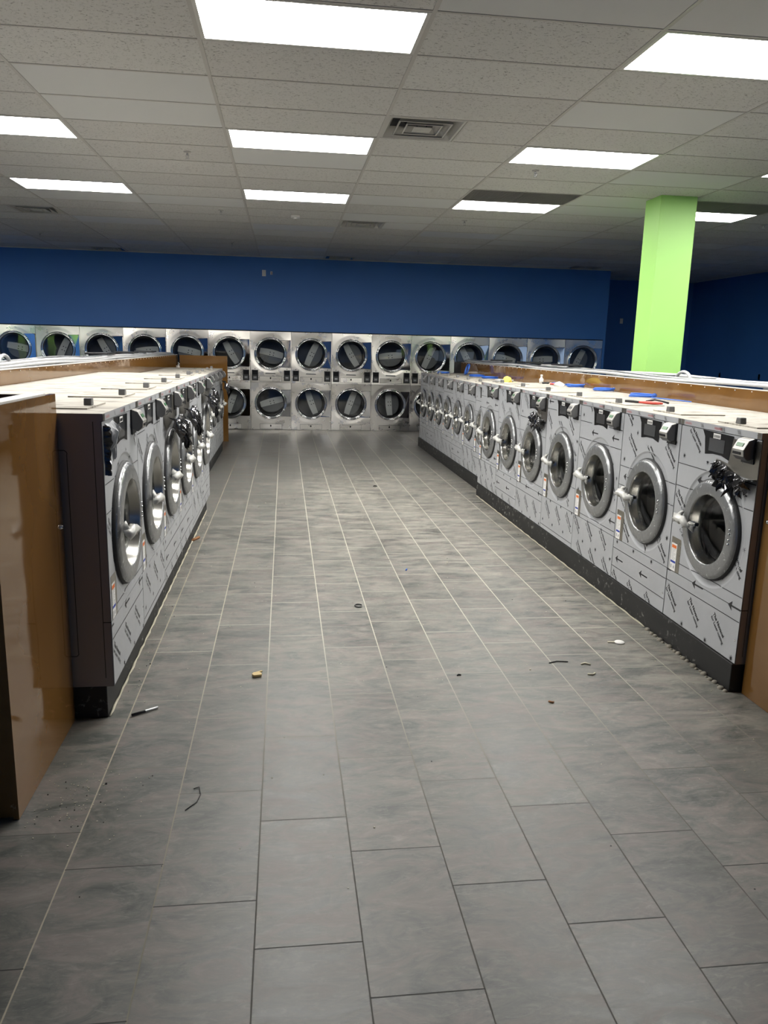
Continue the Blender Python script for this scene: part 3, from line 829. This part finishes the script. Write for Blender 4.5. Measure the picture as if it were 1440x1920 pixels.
place(Cc, [(0, 2, True), (3, 0, True), (1, 3, True), (1, 3, True), (3, 0, True), (1, 3, True)], -.755, 3.36, 6, R(90), lab('left', 'large forward', 6), 'large washers in the left row')
place(Dd, [(1, 3, False), (2, 0, False), (0, 0, False)], -.965, 7.955, 7, R(90), lab('left', 'set-back small', 7), 'small washers in the left row')

# plinths
def plinth(x0, x1, y0, y1, label, lip=0):
    mb = MB(); mb.box(x0, x1, y0, y1, 0, PZ-.001, M['plinth']); o = bevel(mb.build('machine_plinth'), .004); tag(o, label, 'plinth')
plinth(2.226, 3.09, 3.41, 8.752, 'low black plinth under the large washers of the right row')
plinth(2.318, 3.09, 8.756, 13.38, 'low black plinth under the set-back small washers, right row')
plinth(-1.775, -.79, 3.365, 7.95, 'low black plinth under the large washers of the left row')
plinth(-1.775, -.98, 7.956, 12.575, 'low black plinth under the set-back small washers, left row')

# ------------------------------------------------------------------ dryers
def make_dryer(rot_t, rot_b, open_=0):
    t = thing('stacked_dryer', '', 'dryer'); W, H = .7987, 1.918; h = W/2-.003
    mb = MB(); mb.box(-h, h, .03, .9, 0, H, M['side'], skip=('f',)); mb.build('body', t, fix=False)
    for nm, z0, z1, zc, zd0, zd1, rot in (('upper_front', .934, H, 1.497, .958, 1.058, rot_t), ('lower_front', .006, .930, .536, .020, .118, rot_b)):
        # front sheet with a round hole
        mb = MB(); N = 72; cx = -.005; ro = .318
        angs = [2*PI*i/N for i in range(N)]
        for x in (-h, h):
            for z in (z0, z1):
                c = math.atan2(z-zc, x-cx) % (2*PI); i = min(range(N), key=lambda i: abs(angs[i]-c)); angs[i] = c
        def rp(a):
            ca, sa = math.cos(a), math.sin(a); tt = 1e9
            if abs(ca) > 1e-9: tt = min(tt, ((h if ca > 0 else -h)-cx)/ca)
            if abs(sa) > 1e-9: tt = min(tt, ((z1 if sa > 0 else z0)-zc)/sa)
            return cx+tt*ca, zc+tt*sa
        L0 = [(*[rp(a)[0]], .03, rp(a)[1]) for a in angs]; L1 = [(rp(a)[0], 0, rp(a)[1]) for a in angs]
        LL = [[(cx+r*math.cos(a), y, zc+r*math.sin(a)) for a in angs] for r, y in ((.390, 0), (.384, .0004), (.372, .0009), (.345, .0028), (.330, .0034), (ro-.01, .0035))]
        vs = L0+L1+[p for l in LL for p in l]; fs = []
        for q in range(7):
            for i in range(N): j = (i+1) % N; fs.append((q*N+i, q*N+j, (q+1)*N+j, (q+1)*N+i))
        mb.raw(vs, fs, M['steel']); fr = mb.build(nm, t)
        for p in fr.data.polygons:
            if math.hypot(p.center.x-cx, p.center.z-zc) < .389: p.use_smooth = True
        mb = MB(); mb.lathe([(ro, .0), (ro, -.014), (ro-.005, -.022), (ro-.013, -.024), (ro-.020, -.018), (ro-.024, -.010), (ro-.030, -.014), (ro-.040, -.016), (ro-.046, -.006)], (cx, 0, zc), M['chrome'], 72)
        dr = mb.build('door', t)
        mb = MB(); mb.lathe([(ro-.046, -.004), (ro-.06, .0), (ro-.062, .03), (ro-.07, .06), (ro-.04, .065)], (cx, 0, zc), M['rubber'], 60); mb.build('door_seal', dr)
        mb = MB(); mb.lathe([(ro-.052, -.003), (ro*.5, -.008), (.001, -.010)], (cx, 0, zc), M['dglass'], 48); mb.build('door_glass', dr)
        mb = MB(); mb.lathe([(ro-.04, .065), (ro+.03, .08), (ro+.03, .60), (.01, .61)], (cx, 0, zc), M['dryerdrum'], 48)
        # baffle plate with four holes, drawn as dark discs, on the drum back
        ca, sa = math.cos(rot), math.sin(rot)
        mb.build('drum', t)
        mb = MB(); n = 14; out = []
        for i in range(n+1):
            u = -1+2*i/n; out.append((u*.24, .055+.02*(1-u*u)))
        for i in range(n, -1, -1):
            u = -1+2*i/n; out.append((u*.24, -.055))
        def T(p, y): return (cx+.02+ca*p[0]-sa*p[1], y, zc+sa*p[0]+ca*p[1])
        mb.face([T(p, .30) for p in out], M['baffle'])
        mb.face([T((.24*math.cos(a)*.95, -.055+.15*min(0, math.sin(a))), .34) for a in [PI+PI*i/14 for i in range(15)]], M['dryerdrum'])
        for p in ((-.035, .018), (.035, .018), (-.035, -.03), (.035, -.03)):
            q = T(p, .295); mb.disc(q, .010, M['dark'], 10)
        mb.build('baffle_plate', t, fix=False)
        # hinge plate at the right, a touch out of plane
        mb = MB(); A0 = R(62); pts = []
        pts += [(cx+(ro+.002)*math.cos(a), zc+(ro+.002)*math.sin(a)) for a in [R(-55)+R(110)*i/20 for i in range(21)]]
        poly = [(x, -.006-.012*max(0, (x-.2)/.2), z) for x, z in pts]+[(h-.01, -.020, zc+.265), (h-.01, -.020, zc-.265)]
        mb.face(poly, M['plate']); o = mb.build('hinge_plate', t, fix=False)
        mb = MB()
        for z in (zc+.262, zc-.262): mb.lathe([(0, -.028), (.009, -.026), (.009, -.004)], (h-.02, 0, z), M['chrome'], 12)
        mb.build('hinge_pin', t)
        # lint drawer
        mb = MB(); g = M['greyink']; x0, x1 = -.225, .215
        mb.box(x0, x1, -.002, 0, zd0, zd1, g); mb.box(x0+.004, x1-.004, -.005, -.001, zd0+.004, zd1-.004, M['steel']); ld = mb.build('lint_drawer', t)
        mb = MB(); mb.lathe([(0, -.008), (.013, -.008), (.014, -.004)], (-.008, 0, (zd0+zd1)/2+.012), M['dark'], 14, squash=1.5); mb.build('lock', ld)
        if nm == 'upper_front':
            mb = MB(); mb.extr([(-.11, 1.106), (.09, 1.104), (.085, 1.122), (-.105, 1.126)], -.004, 0, M['readerside'], 'y'); mb.build('nameplate', t)
            for xs in (-.31, .315):
                mb = MB(); mb.box(xs-.062, xs+.062, -.018, 0, .972, 1.178, M['black']); cb = bevel(mb.build('control_box', t), .004)
                mb = MB(); mb.box(xs-.045, xs+.045, -.020, -.017, 1.09, 1.165, M['membrane']); mb.build('display_screen', cb)
                mb = MB(); mb.box(xs-.035, xs+.035, -.024, -.017, 1.0, 1.06, M['readerside']); mb.box(xs-.025, xs+.025, -.026, -.023, 1.025, 1.04, M['galv']); mb.build('card_slot', cb)
                mb = MB(); mb.lathe([(0, -.006), (.008, -.006), (.009, 0)], (xs, 0, 1.20), M['dark'], 10); mb.build('indicator', t)
    return t
D0 = [make_dryer(R(-12), R(15)), make_dryer(R(65), R(110)), make_dryer(R(120), R(70)), make_dryer(R(5), R(95))]
order = [0, 1, 2, 3, 0, 2, 0, 1, 2, 3, 1, 2, 0, 3, 1]
usedD = set()
place_w = {0: 'cut by the left frame edge', 14: 'last at the right wall corner'}
for j in range(15):
    i = j-6; k = order[j]
    o = D0[k] if k not in usedD else dup(D0[k]); usedD.add(k)
    o.location = (-.6625+.79866*(i+.5), YB, 0); o['group'] = 'stacked dryers in the back wall'
    w_ = ['leftmost, cut by the frame edge']+[ORD[q]+' from the left along the blue wall' for q in range(1, 14)]+['rightmost, at the blue wall corner']
    o['label'] = 'stainless stacked double dryer, '+w_[j]

# ------------------------------------------------------------------ partitions with services
def partition(x0, x1, y0, y1, z1, label, screws):
    t = thing('brown_partition', label, 'partition')
    mb = MB(); mb.box(x0, x1, y0, y1, 0, z1, M['brown']); mb.build('panel', t)
    mb = MB(); mb.box(x0-.001, x1+.004, y0, y1, z1, z1+.006, M['whitetrim']); tr = mb.build('edge_trim', t)
    mb = MB(); n = int((y1-y0)/.2)
    xs = x0-.002 if screws < 0 else x1+.002
    for i in range(n): mb.lathe([(0, -.003), (.004, -.0015), (.004, .0015), (0, .003)], (xs, y0+.1+i*.2, z1-.012), M['whitetrim'], 8, 'x')
    mb.build('screw', t); return t
PR = partition(3.10, 3.12, 3.40, 13.70, 1.447, 'long brown laminate partition behind the right washer row', -1)
partition(3.46, 3.48, 3.40, 13.70, 1.42, 'rear brown partition behind the pipes of the right island', 1)
PL = partition(-1.81, -1.79, 3.36, 13.74, 1.462, 'long brown laminate partition behind the left washer row', 1)
partition(-2.18, -2.16, 3.36, 13.74, 1.44, 'rear brown partition behind the pipes of the left island', -1)
mb = MB(); mb.box(-1.76, -.966, 13.745, 13.77, 0, 1.458, M['brown']); mb.build('end_panel', PL)
mb = MB(); mb.box(2.98, 3.5, 13.705, 13.73, 0, 1.45, M['black']); mb.build('end_panel', PR)

def island(sx, x0, x1, zt, y0, y1, word, seed):
    rnd = random.Random(seed); cx = (x0+x1)/2
    k = 0
    mb = MB(); mb.box(x0+.001, x1-.001, y0, y1, zt-.034, zt-.022, M['galv']); mb.build('service_tray', PR if sx > 0 else PL)
    for off, r, m, zo in ((-.145, .014, 'pvc', .035), (-.105, .012, 'galv', .05), (.105, .018, 'pvc', .045), (.148, .012, 'pvc', .03)):
        nb = 40
        mb = MB(); path = [(cx+off+.004*math.sin(i*.9+off*30), y0+(y1-y0)*i/nb, zt+zo+.008*math.sin(i*.55+off*9)) for i in range(nb+1)]
        mb.tube(path, r, M[m], 8)
        t = mb.build('conduit'); k += 1
        tag(t, '%s conduit along the top of the %s island, %s' % (('grey', 'steel', 'thick pale', 'thin pale')[k-1], word, ('first', 'second', 'third', 'fourth')[k-1]+' from its left side'), 'conduit', 'conduits on the %s island' % word)
    y = y0+.5; i = 0
    n = 11
    for i in range(n):
        y = y0+.5+(y1-y0-1)*i/(n-1)+rnd.uniform(-.15, .15); x = cx; l = rnd.uniform(.12, .30)
        t = thing('junction_box', 'galvanised junction box on the %s island, %s from the near end' % (word, ORD[i] if i else 'first'), 'junction box', (x, y, zt-.02), 0, 'junction boxes on the %s island' % word)
        mb = MB(); mb.box(-.06, .06, -l/2, l/2, 0, .075, M['galv']); bevel(mb.build('box', t), .003)
        mb = MB(); mb.box(-.064, .064, -l/2-.004, l/2+.004, .075, .079, M['galv']); mb.build('lid', t)
        mb = MB()
        for q in (-1, 1): mb.lathe([(0, 0), (.016, 0), (.018, .014), (.012, .02)], (0, q*l/2, .038), M['galv'], 10, 'x')
        mb.build('knockout', t)
    for i in range(3):
        y = y0+(y1-y0)*(.52+.14*i); l = .40
        mb = MB(); mb.box(cx-.12, cx+.12, y, y+l, zt+.072, zt+.092, M['black'])
        t = bevel(mb.build('dark_board'), .003); tag(t, 'flat black board lying across the pipes, %s island, %s from near end' % (word, ORD[i] if i else 'first'), 'board', 'black boards on the %s island' % word)
    t = MB(); pts = []
    for i in range(26):
        a = PI*i/25; pts.append((cx-.05, y0+2.6+.12*math.cos(a), zt+.02+.075*math.sin(a)))
    t.tube(pts, .013, M['pvc'], 8); o = t.build('pipe_elbow'); tag(o, 'curved pale pipe loop over the near %s island' % word, 'pipe')
island(1, 3.12, 3.46, 1.435, 3.5, 13.6, 'right', 3)
island(-1, -2.16, -1.81, 1.445, 3.5, 13.6, 'left', 4)

# foreground end cabinets
def cabinet(x0, x1, y0, y1, H, label, side):
    t = thing('end_cabinet', label, 'cabinet'); th = .02
    mb = MB(); xp = x1 if side > 0 else x0
    a, b_ = (xp-th, xp) if side > 0 else (xp, xp+th)
    mb.box(a, b_, y0, y1, .002, H, M['brown']); mb.build('side_panel', t)
    mb = MB(); mb.box(x0, x1, y0, y0+.0+th, .002, H-.01, M['brown'])if 0 else mb.box(x0+(th if side < 0 else 0), x1-(th if side > 0 else 0), y0+.004, y0+th, .01, H-.01, M['brown']); mb.build('front_panel', t)
    mb = MB(); mb.box(x0+(th if side < 0 else 0), x1-(th if side > 0 else 0), y1-th, y1-.004, .01, H-.004, M['black']); mb.build('rear_panel', t)
    mb = MB(); c = xp-th-.001 if side > 0 else xp+th+.001
    lo, hi = (c-.05, xp-.004) if side > 0 else (xp+.004, c+.05)
    mb.box(lo, hi, y0+.03, y1-.12, H+.0005, H+.008, M['whitetrim']); mb.build('edge_trim', t)
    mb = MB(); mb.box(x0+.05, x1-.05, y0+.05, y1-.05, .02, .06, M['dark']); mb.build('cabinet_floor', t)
    mb = MB(); sx = 1 if side > 0 else -1
    mb.lathe([(0, sx*.012), (.009, sx*.010), (.012, 0)], (xp, y1-.04, .895), M['chrome'], 16, 'x'); mb.build('lock', t)
    return t
cabinet(-1.98, -.93, 2.595, 3.352, 1.445, 'glossy brown open-topped end cabinet beside the left washers', 1)
cabinet(2.285, 3.08, 2.45, 3.392, 1.445, 'brown end cabinet at the right frame edge beside the washers', -1)

# ------------------------------------------------------------------ things lying on the machines
def coil(x, y, z, r, label, m='bluecable', loops=5, stand=False, tail=None, nm='cable_coil', rx=1., wire=.0042, seed=1):
    rnd = random.Random(seed); n = 26*loops; pts = []; random.seed(seed)
    for i in range(n+1):
        a = 2*PI*i/26; lp = i//26; rr = r*(.93+.07*math.sin(a*.5*(1+lp % 2)+lp*2.1+seed)); h = .001+.0055*(i/26)+.003*abs(math.sin(i*.23+seed))
        p = (rr*math.cos(a)*rx, rr*math.sin(a), h)
        if stand: p = (rr*math.cos(a)*.3+h, rr*math.sin(a)*.9, r+rr*math.cos(a)*.95)
        pts.append((x+p[0], y+p[1], z+wire+p[2]))
    if tail: pts += [(x+a, y+b, z+.006+wire) for a, b in tail]
    mb = MB(); mb.tube(pts, wire, M[m], 6); o = mb.build(nm); tag(o, label, 'cable', 'coils of cable on the right washers')
ZA, ZB = PZ+A.H, PZ+B.H
coil(2.93, 6.15, ZA, .11, 'blue cable coil with loose tail near the red pliers', tail=[(.02, -.12), (.05, -.3), (.08, -.45), (.1, -.6)], seed=1)
coil(2.97, 7.05, ZA, .10, 'round blue cable coil, second nearest on the right washers', seed=2)
coil(2.96, 7.75, ZA, .09, 'blue cable coil against the partition, third on right washers', seed=3)
coil(2.98, 8.15, ZA, .04, 'tiny purple blue wire loop by the third coil', seed=9, loops=2)
coil(2.92, 11.0, ZB, .12, 'blue cable coil beyond the grey bundle, nearer of two', seed=4)
coil(2.90, 11.7, ZB, .12, 'blue cable coil beyond the grey bundle, farther of two', seed=5)
coil(2.88, 12.35, ZB, .09, 'blue cable coil standing upright at the far right end', seed=6, stand=True)
coil(2.62, 12.9, ZB, .10, 'flat blue cable coil farthest along the right washers', seed=7)
coil(2.80, 9.85, ZB, .12, 'grey tangled cable bundle beyond the yellow cloth', m='pvc', seed=8, wire=.006, nm='cable_bundle')
mb = MB(); blobby(mb, [(2.62, 9.05, ZB+.045), (2.60, 8.97, ZB+.055), (2.55, 8.88, ZB+.055), (2.52, 8.8, ZB+.03)], [.02, .05, .055, .015], M['yellow'], 3, 12, .5)
blobby(mb, [(2.62, 8.98, ZB+.01), (2.68, 8.9, ZB+.015), (2.74, 8.86, ZB+.01)], [.03, .03, .01], M['yellow'], 5, 10, .4)
o = mb.build('work_glove', fix=False); tag(o, 'crumpled yellow work glove lying on the right washers', 'glove')
# pliers near
t = thing('pliers', 'black pliers with red grips on the nearest right washers', 'pliers', (2.53, 5.33, ZA+.002), R(-64))
mb = MB(); mb.box(-.13, -.05, -.018, .018, 0, .022, M['black']); mb.extr([(-.05, -.02), (.0, -.012), (0, .012), (-.05, .02)], .0, .02, M['black'], 'z'); bevel(mb.build('jaw', t), .003)
mb = MB()
for s_ in (-1, 1): mb.tube([(-.01, s_*.006, .012), (.06, s_*.022, .014), (.13, s_*.026, .014), (.17, s_*.018, .014)], [.008, .010, .010, .006], M['redgrip'], 8)
mb.build('grip', t)
mb = MB(); mb.tube([(.02, .03, .02), (.08, .05, .035), (.15, .035, .03), (.21, .03, .02)], .007, M['black'], 8); mb.build('strap', t)
# small tools cluster
t = thing('spray_cap_bottle', 'small white bottle lying beside loose tools on right washers', 'bottle', (2.86, 8.55, ZA))
mb = MB(); mb.lathe([(0, 0), (.022, .002), (.024, .05), (.012, .065), (.01, .08), (0, .08)], (0, 0, 0), M['whiteplastic'], 16, 'z'); mb.build('bottle_body', t)
mb = MB(); mb.lathe([(0, .08), (.013, .08), (.013, .098), (0, .1)], (0, 0, 0), M['whiteplastic'], 14, 'z'); mb.build('cap', t)
for k, (x, y, a, l, m, lb) in enumerate(((2.83, 8.42, .3, .12, 'black', 'black screwdriver lying beside the small white bottle'), (2.90, 8.3, .9, .10, 'bluecable', 'blue handled screwdriver in the loose tool pile'), (2.84, 8.2, -.4, .11, 'redgrip', 'red handled screwdriver in the loose tool pile'))):
    t = thing('screwdriver', lb, 'screwdriver', (x, y, ZA+.014), a, 'screwdrivers in the tool pile')
    mb = MB(); mb.lathe([(0, 0), (.012, .004), (.010, .05), (.013, .08), (.006, .09), (0, .09)], (0, 0, 0), M[m], 10, 'x'); mb.build('grip', t)
    mb = MB(); mb.lathe([(.003, .088), (.003, .09+l), (0, .09+l)], (0, 0, 0), M['chrome'], 8, 'x'); mb.build('shaft', t)
mb = MB(); blobby(mb, [(2.88, 7.9, ZA+.01), (2.86, 8.0, ZA+.012), (2.85, 8.1, ZA+.01)], [.01, .035, .01], M['bag'], 4, 10, .5)
o = mb.build('plastic_bag', fix=False); tag(o, 'scrap of clear plastic wrap by the loose tools', 'plastic')

# ------------------------------------------------------------------ things on the floor
t = thing('marker_pen', 'black and silver marker pen lying near the left plinth', 'pen', (-.635, 3.40, .008), math.atan2(.072, .106))
mb = MB(); mb.lathe([(0, -.066), (.006, -.064), (.0065, 0)], (0, 0, 0), M['black'], 12, 'x'); mb.build('cap', t)
mb = MB(); mb.lathe([(.0055, 0), (.0055, .062), (0, .066)], (0, 0, 0), M['galv'], 12, 'x'); mb.build('barrel', t)
t = thing('wood_scrap', 'broken pale wood scrap on floor in front of the pen', 'scrap', (-.141, 3.77, 0), .3)
mb = MB(); mb.extr([(-.022, -.018), (.018, -.02), (.024, -.004), (.016, .018), (-.012, .022), (-.026, .006)], .003, .016, M['wood'], 'z'); bevel(mb.build('chip', t), .002)
mb = MB(); mb.obox((.012, .034, .006), (.025, .006, 0), (-.001, .004, 0), (0, 0, .003), M['wood']); mb.build('sliver', t)
mb = MB(); pts = [(.479+.024*math.cos(a), 4.835+.03*math.sin(a), .005) for a in [R(30)+R(290)*i/20 for i in range(21)]]
mb.tube(pts, .004, M['black'], 8); o = mb.build('rubber_ring'); tag(o, 'open black rubber ring on the floor mid-aisle', 'ring')
mb = MB(); pts = [(1.098+.02*math.cos(a), 9.311+.04*math.sin(a), .004) for a in [R(340)*i/20 for i in range(21)]]
mb.tube(pts, .004, M['black'], 8); o = mb.build('rubber_ring'); tag(o, 'small dark ring on the floor far down the aisle', 'ring')
t = thing('white_tag', 'white oval plastic tag on the floor near the right plinth', 'tag', (1.95, 4.10, 0), -.15)
mb = MB(); mb.lathe([(0, .010), (.026, .009), (.030, .005), (.028, 0), (0, 0)], (0, 0, 0), M['whiteplastic'], 24, 'z'); mb.build('disc', t)
mb = MB(); mb.box(-.07, -.026, -.007, .007, .001, .006, M['caulkw']); mb.build('tail', t)
def bit(pts, r, m, nm, label, cat, grp=None):
    mb = MB(); mb.tube(pts, r, M[m], 6); o = mb.build(nm); tag(o, label, cat, grp)
bit([(-.345, 2.74, .003), (-.325, 2.75, .004), (-.315, 2.70, .003), (-.325, 2.65, .003), (-.36, 2.60, .003)], .0018, 'black', 'wire_offcut', 'curved dark wire offcut on near left floor tiles', 'wire')
bit([(1.43, 3.83, .003), (1.48, 3.85, .004), (1.54, 3.84, .003)], .003, 'black', 'wire_offcut', 'short dark twig of wire near the white tag', 'wire')
bit([(1.60, 3.80, .004), (1.625, 3.81, .005), (1.65, 3.79, .004)], .005, 'caulkw', 'plastic_clip', 'pale plastic clip on floor below the wire twig', 'clip', 'pale clips on the floor')
bit([(1.585, 3.67, .004), (1.61, 3.66, .005), (1.63, 3.68, .004)], .005, 'caulkw', 'plastic_clip', 'second pale plastic clip, nearer than the first', 'clip', 'pale clips on the floor')
bit([(.89, 3.70, .004), (.90, 3.715, .004), (.91, 3.705, .004)], .004, 'black', 'dark_chip', 'small dark chip on floor right of centre', 'chip')
bit([(1.27, 3.37, .004), (1.285, 3.355, .004), (1.29, 3.36, .004)], .005, 'leaf', 'dark_chip', 'small brown chip on near right floor tiles', 'chip')
bit([(-.79, 6.60, .01), (-.76, 6.66, .012), (-.74, 6.72, .01)], .012, 'leaf', 'dry_leaf', 'brown dry leaf against the left plinth', 'leaf')
bit([(.92, 5.65, .004), (.93, 5.68, .004)], .006, 'bluecable', 'blue_scrap', 'tiny blue plastic scrap on the floor mid-aisle', 'scrap')
# loose crumbs of construction dust
rnd = random.Random(11); mb = MB()
for i in range(520):
    if i < 130: x, y = rnd.gauss(-.80, .10), rnd.gauss(2.72, .14)
    elif i < 330: x, y = rnd.uniform(-.74, 2.15), rnd.uniform(2.0, 9.0)
    elif i < 430: x, y = 2.19-abs(rnd.gauss(0, .07)), rnd.uniform(3.4, 9)
    else: x, y = -.76+abs(rnd.gauss(0, .04)), rnd.uniform(3.4, 7.9)
    if x < -.90 or x > 2.2 or (x < -.77 and y > 3.0): continue
    r = rnd.uniform(.0008, .0022)*(1.8 if rnd.random() < .06 else 1)
    m = M['caulkw'] if rnd.random() < .8 else M['black']
    mb.obox((x, y, r*.6), (r, r*.3, 0), (-r*.2, r, 0), (0, 0, r*.6), m)
o = mb.build('dust_crumbs', fix=False); tag(o, 'scattered crumbs of plaster and grit on the floor', 'debris'); o['kind'] = 'stuff'
# sealant beads
mb = MB()
for i in range(26):
    y = 3.42+i*.035; r = .013+.006*math.sin(i*2.3)
    mb.lathe([(0, r*.9), (r*.7, r*.7), (r, r*.2), (r*1.02, 0)], (2.214-.004*math.sin(i*1.7), y, 0), M['caulk'], 10, 'z')
o = mb.build('sealant_bead'); tag(o, 'lumpy grey sealant bead along the near right plinth', 'sealant')
mb = MB(); n = 90; pts = [(2.220+.002*math.sin(i*1.3), 4.35+4.35*i/n, .003) for i in range(n+1)]
mb.tube(pts, [.003+.003*abs(math.sin(i*.8)) for i in range(n+1)], M['caulkw'], 6); o = mb.build('sealant_bead'); tag(o, 'thin pale sealant line along the farther right plinth', 'sealant')
mb = MB(); pts = [(-.784+.002*math.sin(i*1.9), 3.37+4.5*i/n, .004) for i in range(n+1)]
mb.tube(pts, [.003+.004*abs(math.sin(i*.7)) for i in range(n+1)], M['caulkw'], 6); o = mb.build('sealant_bead'); tag(o, 'thin cream sealant line along the left plinth', 'sealant')
bpy.context.view_layer.update()
